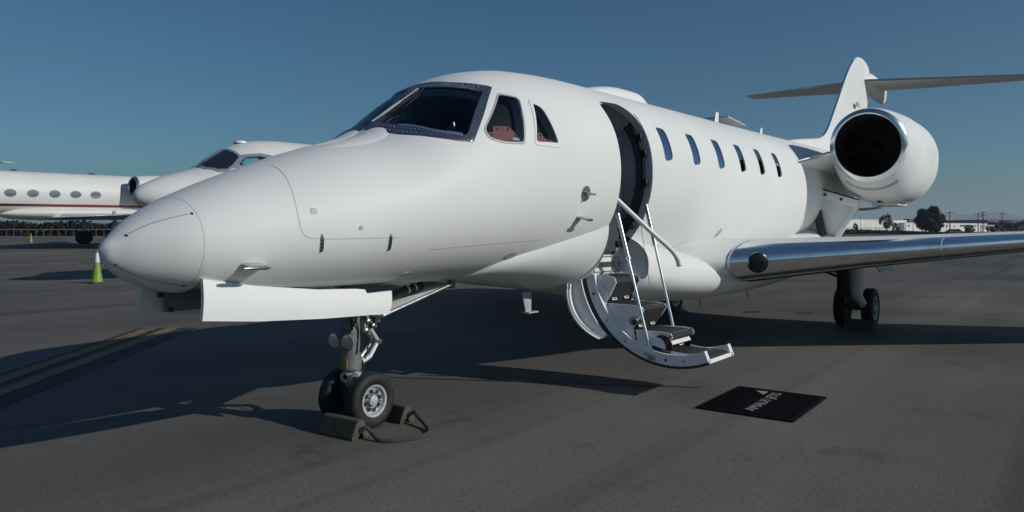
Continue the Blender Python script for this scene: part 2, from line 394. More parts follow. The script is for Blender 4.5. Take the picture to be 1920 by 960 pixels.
# side windows
def grow(poly,k):
    c=Vector(cen(poly)); return [tuple(c+(Vector(p)-c)*(1+k/max(.01,(Vector(p)-c).length))) for p in poly]
for fn,s in ((skXZ,-1),(skXZr,1)):
    sw=part(band(grow(SIDE1,.020),SIDE1,fn,.004,.01,n=80,steps=2),'side_window',GREYPAINT); sw['label']='large cockpit side window'
    part(patch(SIDE1,fn,-.010,.005),'pane',SIDEGL,sw)
    sw2=part(band(rpoly([(3.162,2.606),(3.273,2.580),(3.360,2.195),(3.012,2.198)],.015,3),SIDE2,fn,.005,.01,n=80,steps=2),'side_window',FAIR); sw2['label']='small cockpit quarter window'
    part(patch(SIDE2,fn,-.010,.005),'pane',SIDEGL,sw2)
    if s==-1:
        COV=[(2.57,2.232),(2.60,2.268),(2.645,2.272),(2.665,2.322),(2.815,2.335),(2.86,2.29),(2.885,2.222),(2.69,2.206)]
        cv=part(patch(COV,fn,-.030,.004,4),'sun_cover',PINK,sw)
        rv=MB()
        for p in [(2.70,2.30),(2.80,2.305),(2.62,2.245),(2.85,2.25)]: rv.lathe(fn(p,-.030),(0,-1,0),[(0,.013),(.004,.011),(.0045,.0001)],10)
        part(rv,'fastener',STEEL,sw,kind='stuff')
        part(patch([(2.80,2.218),(2.885,2.222),(2.875,2.24),(2.82,2.245)],fn,-.022,.004,3),'paper_tag',WHITEPL,sw)
        part(patch([(3.045,2.235),(3.06,2.262),(3.10,2.265),(3.12,2.31),(3.17,2.31),(3.195,2.262),(3.27,2.268),(3.30,2.24)],fn,-.03,.004,4),'sun_cover',PINK,sw2)
        rv=MB()
        for p in [(3.07,2.25),(3.15,2.288),(3.235,2.256)]: rv.lathe(fn(p,-.030),(0,-1,0),[(0,.012),(.004,.010),(.0045,.0001)],10)
        part(rv,'fastener',STEEL,sw2,kind='stuff')
        # dark sheets standing in for the shaded cockpit a hand's breadth behind the glass
        part(patch(grow(SIDE1,.06),fn,-.10,.004),'dark_backing',DARKIN,sw); part(patch(grow(SIDE2,.05),fn,-.10,.004),'dark_backing',DARKIN,sw2)
# cabin windows
for k in range(6):
    p=cabin_poly(k)
    cw=part(band(grow(p,.006),p,skXZ,.002,.006,n=48,steps=1),'cabin_window',SEAM)
    part(patch(p,skXZ,-.008,.005,5,48),'pane',CABGLASS,cw)
# cockpit furniture behind the glass
def secplate(X,off,z0,z1,name,mt,th=.03):
    pts=[]
    for k in range(41):
        z=z0+(z1-z0)*k/40; pts.append((fY(X,z,off),z))
    poly=pts+[(-p[0],p[1]) for p in pts[::-1]]; m=MB(); m.prism(poly,0,X-th/2,X+th/2); return part(m,name,mt)
m=MB(); rs=[]
for X in (2.02,2.15,2.35,2.5): 
    zz=min(2.20,interp(ZT,X)-.16); yy=abs(fY(X,zz,-.09)); rs.append([(X,-yy,zz),(X,-yy*.5,zz+.02),(X,yy*.5,zz+.02),(X,yy,zz),(X,yy*.9,zz-.3),(X,-yy*.9,zz-.3)])
m.rings(rs); part(m,'glareshield',DARKIN)
for y in (-.38,.38):
    m=MB(); m.box((3.15,y,1.95),(.14,.42,.6)); m.box((3.16,y,2.36),(.1,.22,.18)); part(m,'pilot_seat',DARKIN,bevel=.04)
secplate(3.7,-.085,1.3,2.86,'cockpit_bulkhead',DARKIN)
m=MB(); m.box((2.37,-.58,2.285),(.008,.13,.055),Matrix.Rotation(R(-20),3,'Z')@Matrix.Rotation(R(-15),3,'X')); part(m,'paper_card',WHITEPL)
# windshield wiper and standby compass
m=MB(); P=[skXY((2.06,-.03),.03),skXY((2.14,-.06),.035),skXY((2.33,-.085),.03),skXY((2.50,-.10),.022)]; m.tube(smoothpts(P),[.007]*8+[.009]*8+[.005]*9,8)
wp=part(m,'windshield_wiper',GREYPAINT)
m=MB(); m.tube(smoothpts([skXY((2.20,-.10),.015),skXY((2.35,-.125),.012),skXY((2.52,-.15),.010)]),.006,6); part(m,'blade',BLACK,wp)
m=MB(); m.box((2.30,-.16,2.40),(.06,.07,.06)); part(m,'compass',GREYPAINT,bevel=.008)
# raised cowl ahead of the windshield
def cowl(sy):
    m=MB(); rs=[]
    for i in range(13):
        t=i/12; ang=t*PI/2; rs.append([])
        for j in range(48):
            a=2*PI*j/48; ex=(.26 if math.cos(a)>0 else .50)
            x=1.93+ex*math.sin(ang)*math.cos(a)*(.42 if math.cos(a)>0 else 1); y=sy*(.17)+.165*math.sin(ang)*math.sin(a)
            rs[-1].append((x,y,fZ(x,y)-.010+.029*math.cos(ang)**1.0))
    m.rings(rs,(False,False)); return m
for sy in (-1,1): part(cowl(sy),'wiper_cowl',PAINT)
# skin seams
def seam(pts,fn=skXZ,wd=.0038,name='panel_seam',mt=SEAM): return part(ribbon(pts,fn,.0012,wd),name,mt)
zt,zb,hw,zm=sec(.43)
m=MB(); rr=[[fpt(.431+.004*i,2*PI*j/96,.0012 if 0<i<2 or i==1 else -.002) for j in range(96)] for i in range(3)]; m.rings(rr,(False,False)); part(m,'radome_seam',SEAM)
bag=smoothpts([(1.03,1.93),(.985,1.80),(.958,1.66),(.960,1.54),(.985,1.475),(1.05,1.449),(1.25,1.446),(1.66,1.452)],5)
seam([tuple(p) for p in bag])
seam([tuple(p) for p in smoothpts([(.14,1.482),(.227,1.535),(.32,1.572),(.40,1.597)],5)],wd=.004,name='static_strip'); seam([tuple(p) for p in smoothpts([(.10,1.295),(.165,1.25),(.27,1.205),(.40,1.172)],5)],wd=.005,name='static_strip')
seam([(2.0,1.36),(2.6,1.39),(3.3,1.42)],wd=.004)
def disc(p,r,name,mt,fn=skXZ,h=.004,n=24,ell=1.0):
    pts=[(p[0]+r*math.cos(2*PI*i/n),p[1]+r*ell*math.sin(2*PI*i/n)) for i in range(n)]
    return part(patch(pts,fn,h,h+.004,3,n),name,mt)
for p in [(.13,1.472),(.09,1.302),(.415,1.60),(.41,1.172)]: disc(p,.0055,'strip_fastener',BLACK,h=.005,n=10)
m=patch([(1.035,1.605),(1.075,1.605),(1.075,1.64),(1.035,1.64)],skXZ,.003,.006,2,24); part(m,'access_plate',GREYPAINT)
disc((1.361,1.517),.014,'lock_button',GREYPAINT)
for x0,x1 in ((1.098,1.112),(1.598,1.622)):
    a=part(patch([(x0-.010,1.462),(x0+.012,1.462),(x1+.012,1.365),(x1-.010,1.362)],skXZ,.005,.009,3,32),'door_latch',STEEL)
    for k in range(4):
        t=.15+.23*k; q=(x0+(x1-x0)*t,1.462-.1*t)
        part(patch([(q[0]-.006,q[1]-.004),(q[0]+.008,q[1]-.004),(q[0]+.008,q[1]-.014),(q[0]-.006,q[1]-.014)],skXZ,.009,.005,1,16),'latch_slot',BLACK,a)
    part(ribbon([(x0+.001,1.478),(x0+.001,1.462)],skXZ,.008,.012,2),'latch_pin',GREYPAINT,a)
disc((3.035,1.286),.07,'drain_port',GREYPAINT,h=.003,ell=.45); disc((1.973,1.175),.03,'drain_port',GREYPAINT,h=.012,ell=.5)
disc((7.22,1.466),.055,'fuel_cap',GREYPAINT,h=.004)
# angle-of-attack probe and pitot masts
p=skXZ((3.713,1.825),0); a=disc((3.713,1.825),.068,'probe_plate',STEEL,h=.006)
m=MB(); m.tube([p,(p[0]-.005,p[1]-.05,p[2]-.004),(p[0]-.01,p[1]-.11,p[2]-.012)],[.022,.014,.008],10); part(m,'probe',STEEL,a)
def pitot(x,z,l=.14,big=False):
    p=Vector(skXZ((x,z),-.01)); o=Vector((0,-1,-.25)).normalized()*(.12 if not big else .10)
    m=MB(); q=p+o
    rs=[]
    for k in range(5):
        c=p.lerp(q,k/4); ch=.055*(1-.45*k/4)*(1.5 if big else 1); th=.012
        rs.append([c+Vector((ch*math.cos(2*PI*j/14)-.02*k/4,0,0))+th*math.sin(2*PI*j/14)*Vector((0,.25,-1)).normalized() for j in range(14)])
    m.rings(rs); b=part(m,'pitot_mast',GREYPAINT)
    m=MB(); m.tube([q+Vector((.05,0,0)),q+Vector((.02,0,0)),q+Vector((-l+.03,0,0)),q+Vector((-l,0,0))],[.004,.014,.012,.007],12); part(m,'pitot_tube',STEEL,b); return b
pitot(3.72,1.622,.07); pitot(.72,1.30,.13,True); 
m=MB(); m.tube([(.72,.47,1.30),(.72,.57,1.28)],[.03,.012],10); m.tube([(.75,.58,1.275),(.6,.58,1.275)],.011,10); part(m,'pitot_tube',STEEL)
# crown antennas
def blade(x,y,h,ch,sw,name='blade_antenna',mt=WHITEPL,down=False,z=None):
    m=MB(); rs=[]; z0=(fZ(x,y)-.02) if z is None else z; sg=-1 if down else 1
    for k in range(5):
        t=k/4; c=ch*(1-.5*t); rs.append([(x+sw*t+c*math.cos(2*PI*j/14),y+.012*(1-.4*t)*math.sin(2*PI*j/14),z0+sg*(h+.02)*t) for j in range(14)])
    m.rings(rs); return part(m,name,mt)
blade(9.05,0,.22,.09,.05); blade(11.05,0,.16,.07,.03); blade(7.25,0,.05,.05,.02)
m=MB(); m.tube([(9.5,.15,3.05),(9.55,.15,3.22)],.03,8); a=part(m,'antenna_mast',GREYPAINT)
m=MB(); m.box((9.65,.15,3.235),(.75,.5,.03),Matrix.Rotation(R(4),3,'Y')); part(m,'antenna_plate',GREYPAINT,a,bevel=.008)
m=MB(); rs=[]
for i in range(13):
    t=i/12; x=5.0+1.75*t; hgt=.15*math.sin(min(1,t/.55)*PI/2) if t<.76 else .15*(1-((t-.76)/.24)**1.7); wv=.17*(.5+.5*math.sin(min(1,t/.5)*PI/2)) if t<.72 else .17*(1-.6*((t-.72)/.28))
    z0=interp(ZT,x)-.02; rs.append([(x,wv*math.cos(PI*j/14),z0+(hgt+.02)*math.sin(PI*j/14)**.55) for j in range(15)])
m.rings(rs,(True,True)); part(m,'satcom_fairing',PAINT)
m=MB(); m.lathe((3.95,0,fZ(3.95,0)-.005),(0,0,1),[(0,.07),(.02,.062),(.03,.03),(.032,.0001)],20); part(m,'antenna_dome',WHITEPL)
# ------------------------------------------------------------------ belly fairing and wings
# front: springs from a crease on the fuselage side; aft: a low flare around the wing root
CZ=[(2.80,1.11),(2.90,1.185),(2.98,1.232),(3.49,1.364),(3.98,1.47),(4.42,1.572),(4.95,1.66)]
BFB=[(2.80,1.075),(3.2,1.03),(3.6,.985),(4.2,.90),(4.95,.79),(5.6,.70),(6.4,.63),(7.2,.605),(8.5,.62),(9.8,.68),(11,.84),(12.2,1.15),(13.4,1.56)]
BFW=[(4.6,.955),(5.0,.965),(5.6,1.01),(6.2,1.08),(6.9,1.14),(8,1.15),(9.8,1.12),(10.8,1.06),(12,.83),(13.4,.42)]
BFC=[(4.6,1.20),(5.4,1.06),(6.2,.99),(7,.97),(9.8,1.02),(11,1.25),(12,1.38),(13.4,1.60)]
BFU=[(4.6,.42),(5.4,.35),(6.2,.31),(7,.24),(9.8,.24),(11,.30),(12,.30),(13.4,.1)]
def bfring(x,n=40):
    half=[]; zb_=interp(BFB,x)
    kA=max(0,min(1,(x-4.55)/.35)); kA=kA*kA*(3-2*kA)
    for j in range(n+1):
        t=j/n
        # front family: quarter superellipse from the crease down
        zc=interp(CZ,x); yc=abs(fY(x,zc))+.004; th=-PI/2*(1-t)
        e=2/2.25; f=(yc*max(0,math.cos(th))**e,zc-(zc-zb_)*abs(math.sin(th))**e)
        # aft family: full superellipse half
        if x>4.5:
            tt=-PI/2+PI*t; e=2/2.5; s=math.sin(tt); hw,zz,up=interp(BFW,x),interp(BFC,x),interp(BFU,x)
            g=(hw*max(0,math.cos(tt))**e,zz+(up*s**e if s>0 else -(zz-zb_)*abs(s)**e)); 
        else: g=f
        half.append((f[0]*(1-kA)+g[0]*kA,f[1]*(1-kA)+g[1]*kA))
    return [(x,-p[0],p[1]) for p in half]+[(x,p[0],p[1]) for p in half[::-1]]
m=MB(); m.rings([bfring(2.805+(13.4-2.805)*(i/150)**1.1) for i in range(151)]); bf=part(m,'belly_fairing',[FAIR,LINING],smooth=False)
c2=MB(); c2.prism(DOOR,1,-1.7,-.25,1); boolcut(bf,c2.mesh('cut2'),[FAIR,LINING])
blade(3.95,-.15,.20,.08,.03,'belly_antenna',GREYPAINT,True,.90)
m=MB(); m.box((4.0,-.15,.70),(.16,.10,.015)); part(m,'belly_antenna_foot',GREYPAINT,bevel=.005)
m=MB(); m.tube([(7.15,-.55,.62),(7.2,-.55,.52)],.015,8); part(m,'drain_mast',GREYPAINT)
m=MB(); m.tube([(8.3,-.75,.66),(8.32,-.76,.58)],.012,8); part(m,'drain_mast',GREYPAINT)
def foil(n=26):
    # upper/lower outline of a blunt-nosed section, chord 1, from trailing edge over the top to the trailing edge
    P=[]
    def th(x): return 5*(.2969*math.sqrt(x)-.126*x-.3516*x*x+.2843*x**3-.1036*x**4)
    for i in range(n+1):
        x=(1+math.cos(PI*i/n))/2; P.append((x,.55*th(x)))
    for i in range(1,n):
        x=(1-math.cos(PI*i/n))/2; P.append((x,-.45*th(x)))
    return P
FO=foil()
def wfoil(n=26):
    def th(x): return .5*math.sqrt(max(0,1-(1-x/.3)**3)) if x<.3 else .5*(1-((x-.3)/.7)**1.5)
    P=[]
    for i in range(n+1): x=((1+math.cos(PI*i/n))/2)**1.25; P.append((x,.96*th(x)))
    for i in range(1,n): x=((1-math.cos(PI*i/n))/2)**1.25; P.append((x,-1.04*th(x)))
    return P
FW=wfoil()
def wing_secs(side):
    # (span, LE X, LE z, chord, thickness)
    return [(.25,6.0,1.10,5.7,.60),(.80,6.05,1.11,5.5,.58),(1.20,6.38,1.128,5.1,.54),(2.4,7.33,1.235,4.1,.38),(3.9,8.53,1.365,3.15,.25),(6.5,10.6,1.57,2.2,.17),(9.6,13.1,1.82,1.25,.10),(9.75,13.35,1.835,.9,.05)]
def wing_ring(s,side,P,g=0.0):
    u,lx,lz,ch,t=s; return [(lx+ch*x-(g if x<.05 else 0),side*u,lz+t*z+(g if z>0 else -g)+.003*ch*math.sin(PI*x)) for x,z in P]
def fine(secs,k=6):
    out=[]
    for a,b in zip(secs,secs[1:]):
        for i in range(k): out.append(tuple(a[q]+(b[q]-a[q])*i/k for q in range(5)))
    out.append(secs[-1]); return out
for side in (-1,1):
    S=fine(wing_secs(side)); m=MB(); m.rings([wing_ring(s,side,FW) for s in S]); wg=part(m,'wing',FAIR)
    wg['label']='left wing' if side<0 else 'right wing'
    P=[(x,z) for x,z in FW if x<.10]
    m=MB(); SS=[s for s in S if 1.19<s[0]<9.5]; m.rings([wing_ring(s,side,P,.004) for s in SS],(False,False),closed=False); part(m,'leading_edge',CHROME,wg)
    # dark strip on the lower surface behind the leading edge
    Q=[(x,z) for x,z in FW if z<0 and .10<x<.16]
    m=MB(); m.rings([wing_ring(s,side,Q,.006) for s in SS],(False,False),closed=False); part(m,'dark_strip',BLACK,wg)
    for uu in (3.35,5.5):
        s=[q for q in S if q[0]<=uu][-1]; s2=(s[0]+.012,s[1]+.0096,s[2]+.001,s[3]-.005,s[4])
        m=MB(); m.rings([wing_ring(s,side,P,.006),wing_ring(s2,side,P,.006)],(False,False),closed=False); part(m,'slat_joint',SEAM,wg)
    # landing light in the wing root
    s=S[8]; 
    if side<0:
        a=2*PI; m=MB(); c=Vector((6.60,-1.50,1.125)); m.lathe(c,(-.80,-.58,-.12),[(-.12,.12),(-.016,.12),(-.002,.10),(.006,.05),(.008,.0001)],24)
        part(m,'landing_light',mat('lamp_black',(.008,.008,.009),.3),wg); m=MB(); m.lathe(c+Vector((-.80,-.58,-.12)).normalized()*.002+Vector((0,.035,.012)),(-.8,-.58,-.12),[(0,.03),(.012,.026),(.02,.0001)],16); part(m,'lamp_lens',LAMP,wg)
# root rib line: collar where the slat meets the fairing
m=MB(); P=[(x,z) for x,z in FW if x<.16]; s0=(1.215,6.392,1.129,5.09,.538); s1=(1.235,6.408,1.131,5.07,.535)
m.rings([wing_ring(s0,-1,P,.010),wing_ring(s1,-1,P,.010)],(False,False),closed=False); part(m,'root_rib',SEAM)
# ------------------------------------------------------------------ engines and tail
def nacelle(side):
    U,Z0=1.80,2.82; m=MB(); X0=10.62
    # (x, side radius, up, down, dz)
    N=[(0,.50,.50,.50),(.03,.545,.545,.545),(.10,.575,.575,.58),(.28,.605,.60,.66),(.6,.645,.625,.78),(1.1,.675,.64,.86),(1.8,.68,.64,.87),(2.6,.62,.60,.74),(3.3,.50,.50,.54),(3.9,.40,.40,.40)]
    xs=[3.9*(i/44)**1.4 for i in range(45)]; rs=[]
    for x in xs:
        a,b,c=[interp([(q[0],q[k]) for q in N],x) for k in (1,2,3)]; ring=[]
        for j in range(56):
            t=2*PI*j/56; cc,s=math.cos(t),math.sin(t); e=2/(2+ .55*max(0,min(1,(x-.2)/.8))*(1 if s<0 else 0))
            ring.append((X0+x+(.10*(-s) if x<.12 else .10*(-s)*max(0,1-(x-.12)/.6)),side*U+a*abs(cc)**e*(1 if cc>0 else -1),Z0+(b if s>0 else c)*abs(s)**e*(1 if s>0 else -1)))
        rs.append(ring)
    m.rings(rs,(False,True)); n=part(m,'engine_nacelle',FAIR)
    def ringx(x,r,tilt=.10): return [(X0+x+tilt*(-math.sin(2*PI*j/56)),side*U+r*math.cos(2*PI*j/56),Z0+r*math.sin(2*PI*j/56)) for j in range(56)]
    m=MB(); m.rings([ringx(.045,.562),ringx(.02,.548),ringx(-.012,.515),ringx(-.02,.49),ringx(-.008,.475),ringx(.03,.463),ringx(.08,.458)],(False,False)); part(m,'intake_lip',CHROME,n)
    m=MB(); m.rings([ringx(.08,.458),ringx(.35,.465,.05),ringx(.75,.49,0)],(False,False)); part(m,'intake_duct',mat('duct_dark',(.03,.032,.034),.5,.3),n,fix=False)
    m=MB(); m.rings([ringx(.74,.49,0)],(False,True)) if False else m.add(ringx(.74,.495,0),[list(range(56))]); part(m,'fan_face',BLACK,n)
    m=MB(); m.lathe((X0+.45,side*U,Z0),(1,0,0),[(0,.001),(.1,.06),(.28,.13)],20); part(m,'fan_spinner',BLACK,n)
    for k in range(20):
        a=2*PI*k/20; rot=Matrix.Rotation(a,3,'X')@Matrix.Rotation(R(35),3,'Z'); 
        m=MB(); m.box(Vector((X0+.66,side*U,Z0))+Matrix.Rotation(a,3,'X')@Vector((0,0,.30)),(.012,.10,.34),Matrix.Rotation(a,3,'X')@Matrix.Rotation(R(40),3,'Z')); part(m,'fan_blade',mat('fan_metal',(.05,.052,.055),.4,.8),n)
    # scoop under the lip, drain hole, and door joints
    m=MB(); rr=[]
    for x,q in ((.26,.002),(.30,.006),(.34,.002)):
        rr.append([])
        a,b,c=[interp([(p_[0],p_[k]) for p_ in N],x) for k in (1,2,3)]
        for j in range(20):
            t=PI*1.30+PI*.42*j/19; cc,s=math.cos(t),math.sin(t); e=2/(2+.55*max(0,min(1,(x-.2)/.8)))
            rr[-1].append((X0+x+.10*(-s)*max(0,1-(x-.12)/.6),side*U+(a+q)*abs(cc)**e*(1 if cc>0 else -1),Z0+(c+q)*abs(s)**e*-1))
    m.rings(rr,(False,False),closed=False); part(m,'cowl_gap',SEAM,n)
    m=MB(); m.box((X0+.9,side*(U),Z0-.845),(.14,.05,.03)); part(m,'drain_vent',BLACK,n)
    m=MB(); m.box((X0+1.7,side*(U),Z0-.875),(.8,.4,.05)); part(m,'cowl_strake',FAIR,n,bevel=.015)
    m=MB(); m.tube([(X0+1.9,side*1.15,1.87),(X0+1.4,side*1.55,1.87),(X0+1.3,side*1.72,1.89),(X0+1.35,side*1.82,1.97)],.022,8); part(m,'drain_pipe',STEEL,n)
    # pylon
    m=MB(); rs=[]
    for k in range(7):
        t=k/6; u=.80+.47*t; lx=9.85+.75*t; z=2.52+.22*t; ch=3.9-.3*t; th=.30
        rs.append([(lx+ch*x,side*u,z+th*zz-.02*x) for x,zz in FO])
    m.rings(rs); py=part(m,'engine_pylon',FAIR)
    m=MB(); rs=[]
    for k in range(7):
        t=.2+.8*k/6; u=.80+.47*t; lx=9.85+.75*t; z=2.52+.22*t; ch=3.9-.3*t
        rs.append([(lx+ch*x-.003,side*u,z+.30*zz-.02*x+(.003 if zz>0 else -.003)) for x,zz in FO if x<.02])
    m.rings(rs,(False,False),closed=False); part(m,'leading_edge',CHROME,py)
    return n
for side in (-1,1):
    n=nacelle(side); n['label']='left engine nacelle' if side<0 else 'right engine nacelle'
# fin: outline in X-Z with thickness
def fin():
    LE=[(11.7,3.10),(13.2,3.30),(14.3,3.42),(14.9,3.52),(15.3,3.74),(15.7,4.08),(16.3,4.62),(17.0,5.25),(17.55,5.62),(18.0,5.80),(18.5,5.86)]
    TE=[(19.4,3.10),(19.35,3.3),(19.3,3.42),(19.25,3.52),(19.2,3.74),(19.15,4.08),(19.1,4.62),(19.35,5.25),(19.4,5.55),(19.3,5.72),(18.95,5.84)]
    le=smoothpts(LE,4); te=smoothpts(TE,4); rs=[]
    for i,(a,b) in enumerate(zip(le,te)):
        ch=b.x-a.x; z=(a.y+b.y)/2; k=i/(len(le)-1); t=min(.42,.10*ch+.05)*(1-.35*k)*(1 if k<.85 else max(.15,1-((k-.85)/.15)**2))
        rs.append([(a.x+ch*x,t*zz*.9,a.y+(b.y-a.y)*x) for x,zz in FO])
    m=MB(); m.rings(rs); return m
fn=part(fin(),'tail_fin',PAINT)
P=[(x,z) for x,z in FO if x<.03]
m=MB(); rs=[]
for a in smoothpts([(14.95,3.55),(15.3,3.74),(15.7,4.08),(16.3,4.62),(17.0,5.25),(17.55,5.62),(17.9,5.76)],3):
    rs.append([(a.x-.005+.06*x/.03,z*.28,a.y) for x,z in P])
m.rings(rs,(False,False),closed=False); part(m,'leading_edge',CHROME,fn)
m=MB(); rs=[]
for i in range(11):
    t=i/10; x=18.7+2.3*t; k=min(1,.25+t*3) if t<.9 else .8; rs.append([(x,.13*k*math.cos(2*PI*q/20),5.36+(.26*k if math.sin(2*PI*q/20)>0 else .34*min(1,max(.2,t*2.2)))*abs(math.sin(2*PI*q/20))**.7*(1 if math.sin(2*PI*q/20)>0 else -1)) for q in range(20)])
m.rings(rs); part(m,'tail_bullet',PAINT,fn)
for side,dz in ((-1,.045),(1,.105)):
    rs=[];rl=[]
    for k in range(9):
        t=k/8; u=.05+3.98*t; lx=18.62+(.78 if side<0 else .68)*u; ch=2.0*(1-t)+.75*t; z=5.34+dz*u; th=.13*(1-t)+.06*t
        rs.append([(lx+ch*x,side*u,z+th*zz) for x,zz in FO]); rl.append([(lx+ch*x-.003,side*u,z+th*zz*1.03) for x,zz in FO if x<.11])
    m=MB(); m.rings(rs); st=part(m,'stabilizer',FAIR); m=MB(); m.rings(rl,(False,False),closed=False); part(m,'leading_edge',CHROME,st)
    st['label']='left stabilizer' if side<0 else 'right stabilizer'
m=MB(); m.box((17.55,-.12,4.55),(.3,.02,.10)); part(m,'tail_vent',GREYPAINT)
# ------------------------------------------------------------------ baggage door standing open under the engine
BD=[(11.3,-.81,2.17),(11.3,-1.53,1.93),(11.3,-1.17,1.34),(11.3,-.97,1.40)]
bdp=[(p[1],p[2]) for p in BD]
m=MB(); m.prism([(p[0],p[1]) for p in bdp],0,11.31,11.36); bd=part(m,'baggage_door',SILVERIN,bevel=.01)
def bar(a,b,wd,dp,name,mt,par,x=11.27):
    a=Vector((x,*a)); b=Vector((x,*b)); d=(b-a); L=d.length; d.normalize(); m=MB(); rot=Matrix((Vector((1,0,0)),d,Vector((1,0,0)).cross(d))).transposed()
    m.box((a+b)/2,(dp,L,wd),rot); return part(m,name,mt,par,bevel=.006)
bar(bdp[0],bdp[1],.13,.12,'door_rim',WHITEPL,bd); bar((bdp[0][0]-.0,bdp[0][1]+.075),(bdp[1][0],bdp[1][1]+.075),.022,.13,'door_seal',BLACK,bd)
bar(bdp[1],bdp[2],.07,.10,'door_rim',WHITEPL,bd,11.29); bar(bdp[3],bdp[0],.12,.10,'door_rim',mat('rim_dark',(.03,.035,.042),.5),bd,11.26); bar(bdp[2],bdp[3],.09,.10,'door_rim',GREYPAINT,bd,11.28)
for t in (.3,.65):
    p=Vector((11.20,*(Vector(bdp[0]).lerp(Vector(bdp[1]),t)))); m=MB(); m.box(p,(.03,.035,.04)); part(m,'latch',BLACK,bd)
for t in (.35,.8):
    p=Vector((11.205,*(Vector(bdp[0]).lerp(Vector(bdp[3]),t)))); m=MB(); m.box(p,(.02,.09,.07)); part(m,'latch',BLACK,bd)
# ------------------------------------------------------------------ entry door, stairs and rails
adoor=part(MB().box((4.6,-.62,1.16),(.60,.05,.05)),'airstair_door',STEEL); adoor['label']='open airstair door with black treads'
H=Vector((.58,1.06)); T=Vector((1.86,.33)); ch=(T-H); L=ch.length; sg=.36; RD=(L*L/4+sg*sg)/(2*sg)
nrm=Vector((ch.y,-ch.x)).normalized(); nrm=-nrm if nrm.y>0 else nrm
CD=(H+T)/2+nrm*(sg-RD); a0=math.atan2((H-CD).y,(H-CD).x); a1=math.atan2((T-CD).y,(T-CD).x)
if a1<a0: a1+=2*PI
if a1-a0>PI: a0+=2*PI; a0,a1=a0,a1
def arc(r,n=28,t0=0,t1=1): return [(CD.x+r*math.cos(a0+(a1-a0)*(t0+(t1-t0)*i/n)),CD.y+r*math.sin(a0+(a1-a0)*(t0+(t1-t0)*i/n))) for i in range(n+1)]
def uz(poly): return [(-p[0],p[1]) for p in poly]
def plate(poly,x0,x1,name,mt,par,bevel=0): m=MB(); m.prism(uz(poly),0,x0,x1); return part(m,name,mt,par,bevel=bevel,sharp=30)
plate(arc(RD)+arc(RD-.035)[::-1],DX0+.02,DX1-.03,'door_skin',PAINT,adoor)
for x0,x1 in ((DX0+.012,DX0+.065),(DX1-.085,DX1-.02)):
    plate(arc(RD-.010)+arc(RD-.115)[::-1],x0,x1,'door_edge',SILVERIN,adoor)
    plate(arc(RD+.006)+arc(RD-.016)[::-1],x0-.008,x1-.02,'door_seal',BLACK,adoor)
ZIG=[(.50,1.06),(.80,1.065),(.89,1.04),(.905,1.00),(.80,.795),(1.09,.79),(1.18,.78),(1.20,.755),(1.085,.56),(1.39,.563),(1.475,.555),(1.49,.525),(1.385,.40),(1.70,.375),(1.83,.375)]
def resamp(pts,n):
    P=[Vector(p) for p in pts]; L=[0]
    for i in range(len(P)-1): L.append(L[-1]+(P[i+1]-P[i]).length)
    out=[]
    for k in range(n+1):
        d=L[-1]*k/n; i=0
        while i<len(L)-2 and L[i+1]<d: i+=1
        out.append(P[i].lerp(P[i+1],(d-L[i])/max(1e-9,L[i+1]-L[i])))
    return out
def stringer(x0,x1):
    za=[Vector((.56,1.06))]+[Vector(p) for p in ZIG[1:]]; N=72; top=resamp(za,N); 
    bots=arc(RD-.09,N,.02,.97); m=MB()
    rs=[[(x0,-p[0],p[1]) for p in bots],[(x0,-p.x,p.y) for p in top],[(x1,-p.x,p.y) for p in top],[(x1,-p[0],p[1]) for p in bots]]
    m.rings(rs,(False,False),closed=False); return part(m,'stringer',SILVERIN,adoor,sharp=30)
for x0,x1 in ((DX0+.066,DX0+.080),(DX1-.105,DX1-.092)):
    stringer(x0,x1)
    # white edge bead on the stringer
    m=MB(); m.tube([(x0 if x0<4.5 else x1,-p[0],p[1]) for p in ZIG],.007,6); part(m,'edge_bead',WHITEPL,adoor)
TR=[((.50,1.06),(.89,1.04),(.905,1.0),(.80,.795)),((.80,.795),(1.18,.78),(1.20,.755),(1.085,.56)),((1.085,.56),(1.475,.555),(1.49,.525),(1.385,.40)),((1.385,.385),(1.70,.38),(1.82,.375),(1.835,.34))]
for k,t in enumerate(TR):
    p=[Vector(q) for q in t]; poly=[p[0]+Vector((0,.004)),p[1]+Vector((0,.004)),p[2]+Vector((.006,.0)),p[3]+Vector((.006,0)),p[3]+Vector((-.02,0)),p[2]+Vector((-.022,-.01)),p[1]+Vector((-.02,-.025)),p[0]+Vector((0,-.02))]
    tr=plate([tuple(q) for q in poly],DX0+.082,DX1-.107,'stair_tread',TREAD,adoor)
    m=MB(); m.box((4.61,-(p[1].x-.006),p[1].y+.001),(.44,.03,.012)); part(m,'tread_nosing',mat('nosing_dark',(.04,.042,.045),.35),tr,bevel=.003)
    if k<3:
        d=(p[3]-p[2]).normalized(); q=p[2].lerp(p[3],.80); rot=Matrix.Rotation(math.atan2(-d.x,-d.y)*-1,3,'X')
        for x in (4.46,4.70):
            m=MB(); m.box((x,-(q.x+.010),q.y),(.085,.012,.032),Matrix.Rotation(R(-27),3,'X')); a=part(m,'step_light',WHITEPL,tr,bevel=.003)
            m=MB(); m.box((x,-(q.x+.017),q.y+.001),(.045,.006,.012),Matrix.Rotation(R(-27),3,'X')); part(m,'step_lens',BLACK,a)
# placard above the last riser, red stripe on the third
m=MB(); m.box((4.58,-1.468,.478),(.40,.006,.055),Matrix.Rotation(R(-32),3,'X')); part(m,'riser_placard',WHITEPL,adoor)
m=MB(); m.tube([(DX0+.062,-1.47,.545),(DX0+.062,-1.40,.43),(DX0+.062,-1.385,.40)],.005,6); part(m,'red_trim',mat('red_trim',(.35,.02,.02),.5),adoor)
